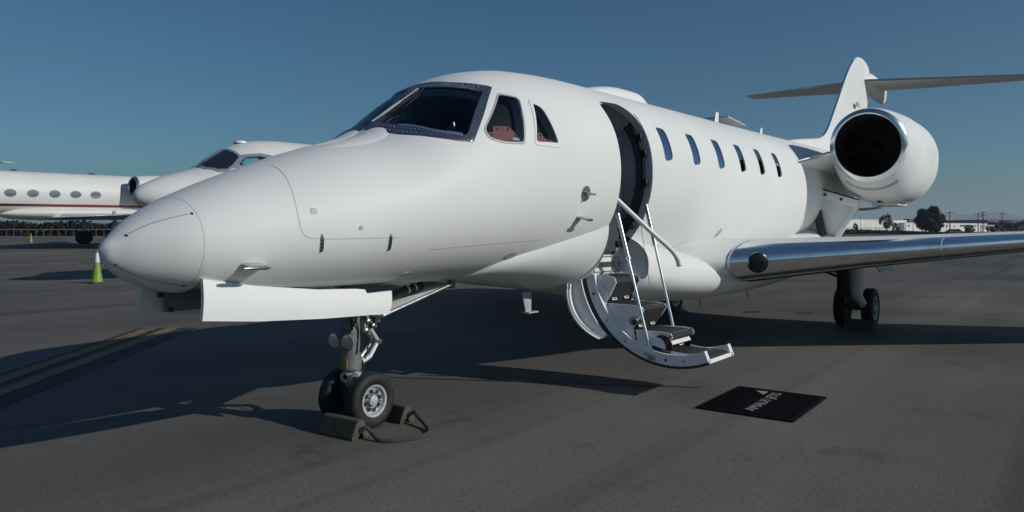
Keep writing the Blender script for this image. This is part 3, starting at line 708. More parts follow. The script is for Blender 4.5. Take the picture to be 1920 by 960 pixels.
# round covers and hinge block on the front stringer
def sdisc(u,z,r,name,mt,x=DX0+.066,h=.02,half=None):
    n=24; pts=[(u+r*math.cos(PI*2*i/n),z+r*math.sin(PI*2*i/n)) for i in range(n)] if half is None else [(u+r*math.cos(half+PI*i/n),z+r*math.sin(half+PI*i/n)) for i in range(n+1)]
    return plate(pts,x-h,x,name,mt,adoor,bevel=.003)
sdisc(1.34,.43,.085,'hinge_cover',SILVERIN,half=-.2); sdisc(1.39,.44,.10,'hinge_recess',BLACK,h=.006)
sdisc(.68,.93,.10,'cable_drum_cover',SILVERIN,h=.012); sdisc(1.10,.65,.045,'cable_drum',STEEL,h=.025); sdisc(1.115,.64,.025,'cable_drum',BLACK,h=.03)
for t in (.12,.3,.47,.62,.75,.86):
    q=arc(RD-.062,100)[int(t*100)]; sdisc(q[0],q[1],.012,'edge_bolt',BLACK if t in (.12,.75) else STEEL,x=DX0+.012,h=.008)
q=arc(RD-.06,100)[66]; m=MB(); m.box((DX0+.0,-q[0],q[1]),(.03,.06,.055)); part(m,'rod_bracket',STEEL,adoor,bevel=.004)
q=arc(RD-.13,100)[40]; m=MB(); m.tube([(DX0+.06,-.78,.82),(DX0+.055,-.86,.68),(DX0+.055,-.90,.62)],.010,6); part(m,'edge_highlight_strip',WHITEPL,adoor)
# toe kick / fairing flap that travels with the door
def arcflap(o0,o1): return [(CD.x+(RD+o0+(o1-o0)*abs(math.sin(PI*min(1,i/16*.9+.05))))*math.cos(a0+(a1-a0)*(-.05+.42*i/16)),CD.y+(RD+o0+(o1-o0)*math.sin(PI*min(1,i/16*.9+.05)))*math.sin(a0+(a1-a0)*(-.05+.42*i/16))) for i in range(17)]
fl=plate(arcflap(.03,.17)+arcflap(.03,.15)[::-1],4.16,DX1-.1,'fairing_flap',FAIR,adoor)
plate(arcflap(.03,.165)+arc(RD+.01,16,-.05,.37)[::-1],4.26,4.275,'flap_rib',SILVERIN,adoor)
# sill box at the top of the stairs
m=MB(); m.box((4.60,-.50,1.16),(.42,.26,.20)); sb=part(m,'sill_step',WHITEPL,adoor,bevel=.02)
m=MB(); m.box((4.60,-.50,1.275),(.44,.28,.03)); part(m,'sill_tread',TREAD,sb,bevel=.01)
m=MB()
for a,b in (((4.41,1.09),(4.79,1.09)),((4.79,1.09),(4.76,1.24)),((4.76,1.24),(4.44,1.24)),((4.44,1.24),(4.41,1.09))): m.tube([(a[0],-.637,a[1]),(b[0],-.637,b[1])],.007,6)
part(m,'sill_frame',GREYPAINT,sb)
def rod(a,b,name='support_rod'):
    a=Vector(a); b=Vector(b); m=MB(); m.tube([a,a.lerp(b,.32)],.020,10); r=part(m,name,STEEL)
    m=MB(); m.tube([a.lerp(b,.32),b],.014,10); part(m,'inner_tube',CHROME,r); m=MB(); m.tube([a.lerp(b,.31),a.lerp(b,.33)],.024,10); part(m,'collar',CHROME,r)
    m=MB(); m.tube([b-Vector((.02,0,0)),b+Vector((.02,0,0))],.022,10); part(m,'pivot',BLACK,r)
rod((4.35,-.93,1.66),(4.325,-1.30,.34)); rod((4.89,-.95,1.76),(4.865,-1.27,.52))
for a,b in (((4.40,-.70,1.35),(4.36,-.86,.62)),((4.88,-.9,1.55),(4.88,-1.0,.95))):
    m=MB(); m.tube([a,b],.0025,5); part(m,'door_cable',BLACK)
m=MB(); m.tube(smoothpts([(4.31,-.94,1.80),(4.45,-1.03,1.66),(4.62,-1.15,1.485),(4.78,-1.26,1.33),(4.85,-1.31,1.23),(4.875,-1.325,1.15)],5),[.022]*10+[.024]*10+[.028]*4+[.033,.022],10); part(m,'handrail',WHITEPL)
# door frame: seal, latches, inner trim, cabin inside
def jamb(X,z0,z1,off,n=30): return [(X,fY(X,z0+(z1-z0)*i/n,off),z0+(z1-z0)*i/n) for i in range(n+1)]
m=MB(); m.tube(jamb(DX1-.012,1.24,2.60,-.092),.022,8); part(m,'door_seal',RUBBER)
m=MB(); rs=[jamb(DX1-.002,1.3,2.7,.004),jamb(DX1+.012,1.3,2.7,.004)]; m.rings(rs,(False,False),closed=False); part(m,'jamb_edge',CHROME)
m=MB(); rs=[jamb(DX1+.01,1.26,2.6,-.078),jamb(DX1-.03,1.26,2.58,-.115),jamb(DX1-.045,1.26,2.56,-.16)]; m.rings(rs,(False,False),closed=False); part(m,'jamb_lining',mat('jamb_black',(.02,.021,.024),.5))
for z in (2.45,2.28,1.98,1.55,1.36):
    y=fY(DX1,z,-.05); m=MB(); m.box((DX1-.035,y,z),(.06,.05,.07)); part(m,'door_latch',BLACK,bevel=.012)
m=MB(); m.box((4.6,.05,1.235),(1.9,1.0,.03)); part(m,'cabin_floor',mat('cabin_carpet',(.05,.048,.045),.9))
CAB=mat('cabin_panel',(.55,.57,.60),.55,var=.05); SEAT=mat('seat_leather',(.62,.64,.67),.5)
secplate(5.03,-.082,1.16,2.86,'aft_partition',CAB)
m=MB(); m.box((4.96,-.40,2.30),(.10,.42,.34)); part(m,'curtain_roll',SEAT,bevel=.04)
m=MB(); m.box((4.5,.82,1.95),(1.2,.03,1.5)); part(m,'galley_wall',CAB)
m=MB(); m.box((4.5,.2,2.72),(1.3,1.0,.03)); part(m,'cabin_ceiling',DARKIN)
m=MB(); m.box((4.93,-.30,1.62),(.16,.70,.84)); part(m,'cabin_seat',SEAT,bevel=.08)
m=MB(); m.box((4.36,-.70,2.74),(.10,.05,.015)); part(m,'upper_catch',GREYPAINT)
# ------------------------------------------------------------------ wheels and gear
def wheel(c,r,wd,par,axis=(0,-1,0),name='wheel',rim=.56):
    c=Vector(c); ax=Vector(axis); h=wd/2; m=MB()
    m.lathe(c,ax,[(-h*.62,r*rim),(-h*.86,r*(rim+.06)),(-h,r*.78),(-h*.92,r*.92),(-h*.66,r*.985),(-h*.5,r),(-h*.46,r*.985),(-h*.42,r),(-.05*h,r),(0,r*.985),(.05*h,r),(h*.42,r),(h*.46,r*.985),(h*.5,r),(h*.66,r*.985),(h*.92,r*.92),(h,r*.78),(h*.86,r*(rim+.06)),(h*.62,r*rim)],40)
    ty=part(m,name,RUBBER,par,sharp=50)
    m=MB(); m.lathe(c,ax,[(-h*.55,r*(rim+.005)),(h*.60,r*(rim+.005)),(h*.86,r*(rim+.02)),(h*.80,r*(rim-.06)),(h*.45,r*(rim-.11)),(h*.30,r*.2)],32); part(m,'rim',mat('rim_grey',(.46,.48,.49),.4,.25,var=.15,vscale=30),ty,sharp=30)
    m=MB(); m.lathe(c,ax,[(h*.2,r*.19),(h*.72,r*.19),(h*.82,r*.15),(h*.83,.0001)],20); part(m,'hub_cap',GREYPAINT,ty)
    m=MB(); m.lathe(c,-ax,[(h*.4,r*rim),(h*.35,.0001)],24); part(m,'inner_disc',BLACK,ty)
    u=Vector((0,0,1)); v=ax.cross(u)
    for k in range(8):
        a=2*PI*k/8+.2; q=c+(math.cos(a)*u+math.sin(a)*v)*r*.34+ax*h*.36
        m=MB(); m.lathe(q,ax,[(-.01,r*.075),(.012,r*.075),(.013,.0001)],10); part(m,'rim_hole',BLACK,ty)
        a+=PI/8; q=c+(math.cos(a)*u+math.sin(a)*v)*r*.30+ax*h*.34
        m=MB(); m.lathe(q,ax,[(-.01,r*.035),(.03,r*.035),(.031,.0001)],8); part(m,'rim_bolt',STEEL,ty)
    return ty
NX=1.93
ng=part(MB().tube([(NX-.07,0,1.25),(NX-.05,0,.50)],[.075,.07],16),'nose_gear_leg',GEARGREY)
NR=.212
for s in (-1,1): wheel((NX,.155*s,NR),NR,.125,ng,(0,s,0))
m=MB(); m.tube([(NX-.05,0,.52),(NX-.02,0,.30)],.048,14); part(m,'oleo_piston',mat('piston_grey',(.42,.42,.40),.35,.3),ng)
m=MB(); m.lathe((NX-.052,0,.44),(0,0,1),[(0,.06),(0,.078),(.11,.08),(.11,.06)],20); part(m,'oleo_collar',GEARGREY,ng)
m=MB(); m.box((NX-.137,-.03,.495),(.006,.05,.07)); part(m,'placard_yellow',mat('placard_yellow',(.30,.26,.05),.5),ng)
m=MB(); m.tube([(NX-.02,0,.42),(NX-.01,0,.20)],[.06,.05],12); m.tube([(NX,-.15,NR),(NX,.15,NR)],.032,12); part(m,'axle_fork',GEARGREY,ng)
for y in (-.085,.02):
    m=MB(); m.lathe((NX-.06,y,.385),(-1,-.4,0),[(0,.045),(.05,.045),(.055,.02)],14); part(m,'tow_lug',GREYPAINT,ng)
for y in (-.075,.075):
    c=Vector((NX-.17,y-.02,.665)); d=Vector((-.95,-.28,-.08)).normalized(); m=MB(); m.lathe(c,d,[(-.05,.02),(-.03,.05),(.0,.062),(.025,.066),(.025,.058),(.012,.056)],24); l=part(m,'taxi_light',GEARGREY,ng)
    m=MB(); m.lathe(c+d*.012,d,[(0,.057),(.006,.03),(.007,.0001)],24); part(m,'lens',LAMP,l)
m=MB(); m.box((NX-.11,0,.67),(.06,.2,.03)); part(m,'light_bracket',GEARGREY,ng)
for y in (-.04,.04):
    m=MB(); m.tube([(NX+.03,y,.79),(NX+.10,y*.9,.74),(NX+.20,y*.6,.625)],[.022,.02,.017],8); m.tube([(NX+.20,y*.6,.625),(NX+.10,y,.52),(NX+.02,y,.49)],[.017,.02,.024],8); part(m,'torque_link',mat('link_light',(.55,.56,.55),.4,.2),ng)
m=MB(); m.tube([(NX+.20,-.05,.625),(NX+.20,.05,.625)],.022,10); part(m,'link_pin',STEEL,ng)
for (x,y,z,dx,dy,dz) in [(.03,-.05,1.0,.10,.06,.05),(.06,-.06,.95,.05,.05,.08),(.08,-.03,1.03,.06,.05,.04),(.02,-.07,.90,.04,.04,.05),(.10,-.04,.93,.05,.03,.03),(-.10,-.05,1.0,.05,.10,.10),(-.16,.05,1.05,.04,.09,.12)]:
    m=MB(); m.box((NX+x,y,z-.14),(dx,dy,dz),Matrix.Rotation(R(random.uniform(-30,30)),3,'Y')); part(m,'hydraulic_fitting',GEARGREY,ng,bevel=.008)
for P in ([(NX,-.07,1.05),(NX+.07,-.10,.95),(NX+.03,-.07,.85),(NX-.02,-.07,.7)],[(NX+.06,-.06,1.06),(NX+.13,-.07,.98),(NX+.06,-.05,.92)],[(NX-.1,-.07,1.1),(NX-.13,-.09,.95),(NX-.1,-.07,.88)],[(NX+.12,-.05,.99),(NX+.18,-.07,.95)]):
    m=MB(); m.tube([p-Vector((0,0,.13)) for p in smoothpts(P,5)],.008,6); part(m,'hose',BLACK,ng)
for P in ([(NX-.03,-.08,1.0),(NX-.10,-.10,.86),(NX-.05,-.08,.74),(NX-.06,-.075,.56)],[(NX+.05,.03,.95),(NX+.10,.0,.84),(NX+.14,-.02,.72),(NX+.06,-.05,.56),(NX+.01,-.06,.40)],[(NX-.17,-.09,.70),(NX-.12,-.10,.78),(NX-.05,-.08,.86)],[(NX+.02,-.09,.88),(NX+.12,-.10,.83),(NX+.17,-.07,.74)]):
    m=MB(); m.tube(smoothpts(P,6),.006,6); part(m,'brake_hose',BLACK,ng)
for x,z in ((.04,.80),(.09,.76),(.02,.73),(.12,.80)):
    m=MB(); m.lathe((NX+x,-.075,z),(0,-1,0),[(0,.022),(.03,.022),(.034,.012),(.05,.012),(.051,.0001)],10); part(m,'hydraulic_union',STEEL,ng)
# nose gear doors
def skew(quad,th,name,mt,par=jet):
    q=[Vector(p) for p in quad]; n=(q[1]-q[0]).cross(q[3]-q[0]).normalized()*th; m=MB()
    m.add(q+[p+n for p in q],[[0,1,2,3],[7,6,5,4],[0,4,5,1],[1,5,6,2],[2,6,7,3],[3,7,4,0]]); return part(m,name,mt,par,bevel=.004)
def gdoor(y,out):
    # slightly curved door panel hanging from the bay edge
    rows=[]; 
    prof=[(.455,1.215,.972),(.8,1.155,.935),(1.3,1.10,.905),(1.62,1.085,.895),(1.70,1.075,.893),(1.72,1.045,.892),(1.96,1.05,.884)]
    m=MB(); n=8
    for x,zt_,zb_ in prof:
        rows.append([(x-(.02 if x<.5 else 0)*k/n+(-.05 if x>1.9 else 0)*k/n,y+out*(.014*math.sin(PI*k/n)+.03*k/n),zt_+(zb_-zt_)*k/n) for k in range(n+1)])
    m.rings(rows,(False,False),closed=False)
    back=[[(p[0],p[1]-out*.03,p[2]) for p in r_] for r_ in rows]
    m.rings(back,(False,False),closed=False)
    edge=[rows[0][i] for i in range(n+1)]+[r_[n] for r_ in rows[1:]]+[rows[-1][i] for i in range(n-1,-1,-1)]+[r_[0] for r_ in rows[-2:0:-1]]
    eb=[(p[0],p[1]-out*.03,p[2]) for p in edge]; m.rings([edge,eb],(False,False))
    d=part(m,'nose_gear_door',PAINT); d['label']='long left nose gear door' if y<0 else 'right nose gear door seen from inside'; return d
gdoor(-.36,-1); gd=gdoor(.36,1)
m=MB(); m.box((1.1,.318,1.03),(1.05,.012,.13)); part(m,'door_pan',mat('pan_grey',(.16,.17,.18),.6),gd,bevel=.004)
for x in (.55,.62): m=MB(); m.box((x,.315,1.08-.1*(x>.6)),(.03,.02,.03)); part(m,'door_hook',BLACK,gd)
rd=skew([(2.02,-.19,.83),(2.84,-.19,1.035),(2.84,.19,1.035),(2.02,.19,.83)],.022,'rear_gear_door',PAINT)
m=MB(); m.tube([(2.02,-.195,.845),(2.84,-.195,1.05)],.016,8); part(m,'door_edge_strip',STEEL,rd)
m=MB(); m.tube([(2.08,-.02,.90),(2.35,-.03,.99),(2.6,-.05,1.04)],[.03,.034,.03],10); ac=part(m,'door_actuator',BLACK,rd)
for t in ((2.2,-.025,.94),(2.42,-.035,1.008),(2.5,-.04,1.02)): m=MB(); m.lathe(t,(1,0,.3),[(0,.03),(0,.042),(.02,.042),(.02,.03)],14); part(m,'clamp',STEEL,ac)
m=MB(); m.box((2.84,-.16,1.05),(.05,.05,.09)); part(m,'hinge_bracket',GEARGREY,rd)
# main gear
def main_gear(side):
    U=1.65*side; X=10.60; r=.305
    g=part(MB().tube([(X-.42,U,1.12),(X-.40,U,.78),(X-.34,U,.52)],[.085,.075,.07],14),'main_gear_leg',GEARGREY); g['label']='left main landing gear' if side<0 else 'right main landing gear'
    m=MB(); m.tube([(X-.36,U,.50),(X-.15,U,.36),(X,U,r)],[.07,.06,.055],12); part(m,'trailing_arm',GEARGREY,g)
    for s in (-1,1): wheel((X,U+.20*s,r),r,.17,g,(0,s,0))
    m=MB(); m.tube([(X,U-.18,r),(X,U+.18,r)],.045,12); part(m,'axle',GEARGREY,g)
    m=MB(); m.tube([(X-.40,U-side*.02,.80),(X-.42,U-side*.62,1.02)],.022,8); m.tube([(X-.40,U-side*.02,.74),(X-.42,U-side*.62,.96)],.022,8); part(m,'side_brace',BLACK,g)
    m=MB(); rs=[]
    for z,x,y0,y1 in ((1.10,-.52,.02,.15),(.95,-.52,.0,.19),(.70,-.50,.0,.18),(.52,-.46,.01,.17),(.46,-.42,.03,.19),(.40,-.36,.07,.21),(.30,-.28,.12,.20),(.24,-.24,.16,.19)):
        rs.append([(X+x+.05,U+side*y0,z),(X+x,U+side*(y0*.6+y1*.4),z),(X+x+.02,U+side*(y0*.2+y1*.8),z),(X+x+.07,U+side*y1,z),(X+x+.10,U+side*y1,z),(X+x+.05,U+side*(y0+y1)/2,z),(X+x+.08,U+side*y0,z)])
    m.rings(rs); part(m,'leg_door',PAINT,g,sharp=60)
    m=MB(); m.box((X-.42,U-side*.09,.80),(.16,.17,.62)); part(m,'leg_shade_block',BLACK,g,bevel=.03)  # black block stands in for shade on the leg's inboard side
    part(MB().tube([(X-.48,U-side*.10,1.08),(X-.47,U-side*.10,.70)],.012,6),'brake_line',STEEL,g)
    # bay door hanging outboard
    a=skew([(X-.35,U+side*.26,1.10),(X+.22,U+side*.40,1.08),(X+.20,U+side*.52,.90),(X-.30,U+side*.40,.88)],.02,'bay_door',PAINT,g)
for side in (-1,1): main_gear(side)
# ------------------------------------------------------------------ chocks, mat, cones
WOOD=mat('chock_rubber',(.085,.073,.056),.85,var=.4,vscale=14,bump=.5,bscale=70)
ROPE=mat('chock_rope',(.06,.055,.05),.9,bump=.6,bscale=300)
def chock(loc,rz,L=.34,w_=.15,h=.13):
    # ribbed triangular block with a Y-shaped end
    m=MB(); prof=[(-w_/2,0),(-w_/2,.02),(-w_*.18,h*.93),(-w_*.08,h),(w_*.08,h),(w_*.18,h*.93),(w_/2,.02),(w_/2,0),(w_*.22,0),(0,h*.28),(-w_*.22,0)]
    n=12; rs=[]
    for k in range(2*n+1):
        y=-L/2+L*k/(2*n); s=1.0 if k%2 else .975
        rs.append([(p[0]*s,y,p[1]*s) for p in prof])
    m.rings(rs); me=m.mesh('chock'); o=link('chock',me,WOOD,None,sharp=25); o.location=loc; o.rotation_euler=(0,0,rz); return o
cp=empty('chock_pair',(NX,-.1,0)); tag(cp,'pair of ribbed wheel chocks joined by a rope at the nose wheel','wheel chock')
def sub(o,par,name=None):
    o.parent=par; o.matrix_parent_inverse=Matrix.Translation(par.location).inverted(); return o
sub(chock((NX-.255,-.15,.002),R(3),.36,.17,.14),cp); sub(chock((NX+.29,-.10,.002),R(-3)),cp)
rope=[(NX-.255,-.33,.05),(NX-.235,-.37,.085),(NX-.21,-.41,.05),(NX-.22,-.49,.016),(NX-.17,-.58,.013),(NX-.02,-.655,.013),(NX+.10,-.655,.013),(NX+.18,-.60,.015),(NX+.24,-.50,.03),(NX+.29,-.38,.06),(NX+.31,-.32,.085),(NX+.29,-.275,.06)]
m=MB(); m.tube(smoothpts(rope,6),.016,8); sub(m.build('rope',ROPE),cp)
mc=empty('wheel_chock',(10.3,-1.75,0)); tag(mc,'dark ribbed chock against the left main wheel of the big jet','wheel chock')
sub(chock((10.22,-1.78,.002),0,.42,.17,.16),mc)
# mat with the operator's name
A=Vector(G(1.545,6.287)); B=Vector(G(2.168,7.14)); D=Vector(G(2.235,5.882)); ux=(B-A).normalized(); uy=Vector((-ux.y,ux.x,0)); W_=(B-A).length; Hh=.80
ctr=(A+B)/2-uy*Hh/2
mt_=empty('welcome_mat',(ctr.x,ctr.y,0),math.atan2(ux.y,ux.x)); tag(mt_,'black rectangular mat lettered AMALFI JETS below the airstair','mat')
m=MB(); m.prism(rpoly([(-W_/2,-Hh/2),(W_/2,-Hh/2),(W_/2,Hh/2),(-W_/2,Hh/2)],.015,3),2,.003,.014); m.build('mat_base',mat('mat_rubber',(.006,.006,.007),.9,var=.2,vscale=8,bump=.3,bscale=250,spec=.1),mt_)
m=MB(); m.prism([(-W_/2+.03,-Hh/2+.03),(W_/2-.03,-Hh/2+.03),(W_/2-.03,Hh/2-.03),(-W_/2+.03,Hh/2-.03)],2,.014,.017); m.build('mat_pile',mat('mat_pile',(.004,.004,.006),1.0,var=.3,vscale=30,bump=.6,bscale=400,spec=.05),mt_)
PRINT=mat('mat_print',(.30,.30,.29),.8,var=.2,vscale=30)
cu=bpy.data.curves.new('t','FONT'); cu.body='AMALFI JETS'; cu.size=.125; cu.align_x='CENTER'; cu.align_y='CENTER'; cu.extrude=.0006; cu.space_character=1.0
to=bpy.data.objects.new('t',cu); COL.objects.link(to); bpy.context.view_layer.update()
tm=bpy.data.meshes.new_from_object(to.evaluated_get(bpy.context.evaluated_depsgraph_get())); bpy.data.objects.remove(to)
xs=[v.co.x for v in tm.vertices]; k=.80/(max(xs)-min(xs))
for v in tm.vertices: v.co.x*=k
tl=link('lettering',tm,PRINT,mt_,smooth=False); tl.location=(0,-.01,.0182)
m=MB(); m.prism([(.27,.085),(.42,.085),(.40,.19)],2,.0172,.0185); m.build('sail_emblem',PRINT,mt_)
LIME=mat('cone_lime',(.20,.35,.025),.5,var=.1); CWHITE=mat('cone_white',(.72,.73,.72),.45); CBASE=mat('cone_base',(.05,.06,.03),.7); CYEL=mat('cone_yellow',(.32,.29,.06),.5)
def cone(r,w_,h,label,mt,collar=True):
    p=G(r,w_,gz(w_)); o=empty('traffic_cone',p); tag(o,label,'traffic cone'); k=h/.9
    m=MB(); m.prism(rpoly([(-.2*k,-.2*k),(.2*k,-.2*k),(.2*k,.2*k),(-.2*k,.2*k)],.04*k,3),2,.005,.04*k); m.build('cone_base',CBASE,o)
    m=MB(); m.lathe((0,0,.04*k),(0,0,1),[(0,.155*k),(.02*k,.14*k),(h*.62,.062*k),(h*.94,.025*k),(h*.955,.02*k),(h*.955,.0001)],24); m.build('cone_body',mt,o)
    if collar:
        m=MB(); f=lambda t:.142*k+(.025*k-.142*k)*(t-.02*k)/(h*.94-.02*k)+.004
        m.lathe((0,0,.04*k),(0,0,1),[(h*.60,f(h*.60)-.002),(h*.605,f(h*.605)),(h*.88,f(h*.88)),(h*.885,f(h*.885)-.002)],24); m.build('reflective_collar',CWHITE,o)
cone(-11.78,21.2,.92,'lime green traffic cone with a white collar beside the jet nose',LIME)
cone(-36.4,56.5,.72,'small yellow cone beneath the striped jet',CYEL,False)
# ------------------------------------------------------------------ jets parked behind
PAINT2=mat('white_paint_far',(.68,.68,.655),.5,coat=.04,var=.05,vscale=.8); REDST=mat('stripe_red',(.25,.03,.035),.4); MAROON=mat('stripe_dark',(.035,.02,.025),.4); NAVY=mat('belly_navy',(.02,.028,.06),.35,coat=.4)
GFRAME=mat('window_frame_grey',(.20,.23,.28),.4); DGLASS=mat('far_glass',(.015,.02,.025),.06,coat=1.0); TEAL=mat('teal_blind',(.05,.24,.27),.6); OVAL=mat('oval_glass',(.30,.32,.35),.12,.6)
BZT=[(0,2.45),(.02,2.54),(.1,2.66),(.35,2.84),(1.0,3.10),(1.7,3.32),(2.3,3.72),(2.9,4.08),(3.5,4.28),(4.5,4.38),(6,4.4),(19,4.4),(22,4.35),(26,4.1)]
BZB=[(0,2.45),(.02,2.36),(.1,2.26),(.35,2.12),(1.0,1.97),(2,1.88),(4,1.84),(17,1.84),(20,2.2),(26,3.6)]
BHW=[(0,0),(.02,.10),(.1,.22),(.35,.42),(1.0,.72),(1.7,.93),(2.5,1.08),(3.5,1.18),(5,1.25),(18,1.25),(21,1.05),(26,.15)]
BZM=[(0,2.45),(1,2.5),(2.5,2.75),(4,3.0),(6,3.1),(18,3.1),(26,3.85)]
def bY(X,Z,off=0):
    zt,zb,hw,zm=[interp(t,X) for t in (BZT,BZB,BHW,BZM)]; h=(zt-zm) if Z>=zm else zm-zb; t=min(1,abs(Z-zm)/(h+off)); return -(hw+off)*(1-t*t)**.5
def bZ(X,Y,off=0):
    zt,zb,hw,zm=[interp(t,X) for t in (BZT,BZB,BHW,BZM)]; t=min(1,abs(Y)/(hw+off)); return zm+(zt-zm+off)*(1-t*t)**.5
def far_jet(loc,rz,label,striped=False,cockpit=True,wx=9.6,TZ=6.5):
    o=empty('parked_jet',loc,rz,label,'jet','jets parked behind')
    m=MB(); Xs=[.003,.01,.02,.05,.1,.2,.35,.6]+[.8+.2*i for i in range(20)]+[5+.75*i for i in range(29)]
    m.rings([[ (X,(lambda h:h*math.cos(2*PI*j/48))(interp(BHW,X)), (lambda s:interp(BZM,X)+s*((interp(BZT,X)-interp(BZM,X)) if s>0 else (interp(BZM,X)-interp(BZB,X))))(math.sin(2*PI*j/48))) for j in range(48)] for X in Xs])
    m.build('fuselage',PAINT2,o)
    sk=lambda p,off:(p[0],bY(p[0],p[1],off),p[1]); skr=lambda p,off:(p[0],-bY(p[0],p[1],off),p[1]); top=lambda p,off:(p[0],p[1],bZ(p[0],p[1],off))
    if cockpit:
        fp=[(1.78,-.03),(1.80,-.45),(2.05,-.80),(2.3,-.93),(2.55,-.91),(2.85,-.80),(2.75,-.40),(2.68,-.03)]
        for s in (1,-1):
            q=fp if s==1 else mir(fp); c=Vector(cen(q)); ip=[tuple(c+(Vector(p)-c)*.84) for p in q]
            fr=band(q,ip,top,.012,.03,n=64).build('windshield_frame',GFRAME,o); patch(ip,top,.006,.02,5,64).build('windshield_pane',DGLASS,fr)
        for f_,s in ((sk,-1),(skr,1)):
            q=[(2.42,3.34),(2.86,3.78),(3.45,3.86),(3.85,3.80),(3.62,3.36)]; ip=rpoly([(2.62,3.42),(2.93,3.70),(3.40,3.76),(3.70,3.70),(3.56,3.44)],.08,3)
            fr=band(q,ip,f_,.012,.03,n=64).build('side_window_frame',GFRAME,o); patch(ip,f_,.006,.02,5,48).build('side_window_pane',DGLASS,fr)
            patch([(2.70,3.44),(2.92,3.66),(3.30,3.70),(3.32,3.46)],f_,.010,.006,3,32).build('sun_blind',TEAL,fr)
        m=MB(); m.tube([top((1.75,-.25),.03),top((2.1,-.12),.04),top((2.45,-.10),.03)],.015,6); m.build('windshield_wiper',BLACK,o)
        m=MB(); m.lathe((3.3,0,4.2),(0,0,1),[(0,.22),(.06,.2),(.10,.1),(.11,.0001)],20); m.build('antenna_dome',WHITEPL,o)
    for k in range(7):
        x=5.4+1.15*k; q=[(x+.33*math.cos(2*PI*i/28),3.08+.24*math.sin(2*PI*i/28)) for i in range(28)]
        fr=band(q,[(x+(p[0]-x)*.9,3.08+(p[1]-3.08)*.9) for p in q],sk,.006,.02,n=40,steps=1).build('oval_window',GREYPAINT,o)
        patch([(x+(p[0]-x)*.9,3.08+(p[1]-3.08)*.9) for p in q],sk,-.0+.003,.02,4,40).build('pane',OVAL,fr)
    if striped:
        for z0,z1,mt in ((2.40,2.475,MAROON),(2.33,2.40,REDST)):
            m=MB(); xs=[1+.5*i for i in range(47)]; m.rings([[(x,bY(x,z0,.004),z0) for x in xs],[(x,bY(x,(z0+z1)/2,.006),(z0+z1)/2) for x in xs],[(x,bY(x,z1,.004),z1) for x in xs]],(False,False),closed=False); m.build('cheatline',mt,o)
    for side in (-1,1):
        m=MB(); S=fine([(.8,wx,1.68,5.2,.5,),(1.6,wx+.6,1.70,4.6,.4),(6,wx+3.9,1.84,2.6,.24),(11.5,wx+8.0,2.05,1.2,.12)],4); m.rings([wing_ring(s,side,FO) for s in S]); wg=m.build('wing',PAINT2 if not striped else NAVY,o)
        m=MB(); P=[(x,z) for x,z in FO if x<.06]; m.rings([wing_ring(s,side,P,.006) for s in S],(False,False),closed=False); m.build('leading_edge',CHROME,wg)
        m=MB(); tip=S[-1]; m.rings([[ (tip[1]+x*1.2*(1-.4*t)+.9*t,side*(11.5+.25*t),2.05+1.2*t+.1*z) for x,z in FO] for t in (0,.5,1)]); m.build('winglet',PAINT2,wg)
        N=[(0,.60),(.04,.64),(.3,.70),(1.2,.76),(2.6,.74),(4.2,.55)]
        m=MB(); m.lathe((14.15,side*2.05,3.62),(1,0,0),N,32); n=m.build('engine_nacelle',PAINT2,o)
        m=MB(); m.lathe((14.15,side*2.05,3.62),(1,0,0),[(.12,.668),(.03,.64),(-.02,.60),(-.03,.57),(0,.545),(.06,.535)],32); m.build('intake_lip',CHROME,n)
        m=MB(); m.lathe((14.15,side*2.05,3.62),(1,0,0),[(.06,.535),(.5,.55),(.55,.0001)],32); m.build('intake_duct',BLACK,n)
        m=MB(); m.box((16.2,side*1.35,3.5),(2.6,.9,.25)); m.build('engine_pylon',PAINT2,o,bevel=.08)
        m=MB(); m.rings([[(lx+c*x,side*u,z+t*zz) for x,zz in FO] for u,lx,c,z,t in ((.05,23.2,2.6,TZ,.28),(4.8,26.0,1.1,TZ-.1,.12))]); m.build('stabilizer',PAINT2,o)
        g=MB(); g.tube([(13.0,side*2.1,2.1),(13.0,side*2.1,.5)],.11,10); gl=g.build('main_gear_leg',GREYPAINT,o)
        for s in (-.22,.22):
            m=MB(); h=.13; m.lathe((13.0,side*2.1+s,.44),(0,1,0),[(-h*.5,.2),(-h,.3),(-h*.7,.42),(0,.44),(h*.7,.42),(h,.3),(h*.5,.2),(h*.4,.0001)],28,caps=(True,False)); m.build('wheel',RUBBER,gl)
    m=MB(); rs=[]
    for lx,c,z,t in ((18.5,7.2,4.2,.4),(19.8,5.6,4.7,.36),(21.2,4.0,(4.7+TZ)/2,.32),(22.3,3.2,TZ,.28)): rs.append([(lx+c*x,t*zz,z) for x,zz in FO])
    m.rings(rs); m.build('tail_fin',PAINT2,o)
    m=MB(); m.rings([[ (x,hw*math.cos(2*PI*j/24),zc+dn*math.sin(2*PI*j/24)) for j in range(24)] for x,hw,zc,dn in ((7.2,.3,1.95,.1),(8.2,1.0,1.95,.35),(9.6,1.35,1.95,.42),(14.5,1.35,1.98,.42),(16.5,.6,2.1,.15))]); m.build('belly_fairing',PAINT2,o)
    g=MB(); g.tube([(2.9,0,1.95),(2.9,0,.4)],.08,10); gl=g.build('nose_gear_leg',GREYPAINT,o)
    for s in (-.17,.17):
        m=MB(); h=.09; m.lathe((2.9,s,.29),(0,1,0),[(-h*.5,.12),(-h,.2),(-h*.7,.28),(0,.29),(h*.7,.28),(h,.2),(h*.5,.12),(h*.4,.0001)],24,caps=(True,False)); m.build('wheel',RUBBER,gl)
    m=MB(); m.tube([(7.0,-.3,1.9),(7.15,-.3,1.35)],[.12,.05],8); m.build('belly_antenna',WHITEPL,o)
    for x in (8.3,12.6): m=MB(); m.box((x,0,4.44),(.35,.03,.12)); m.build('crown_antenna',BLACK,o)
    return o
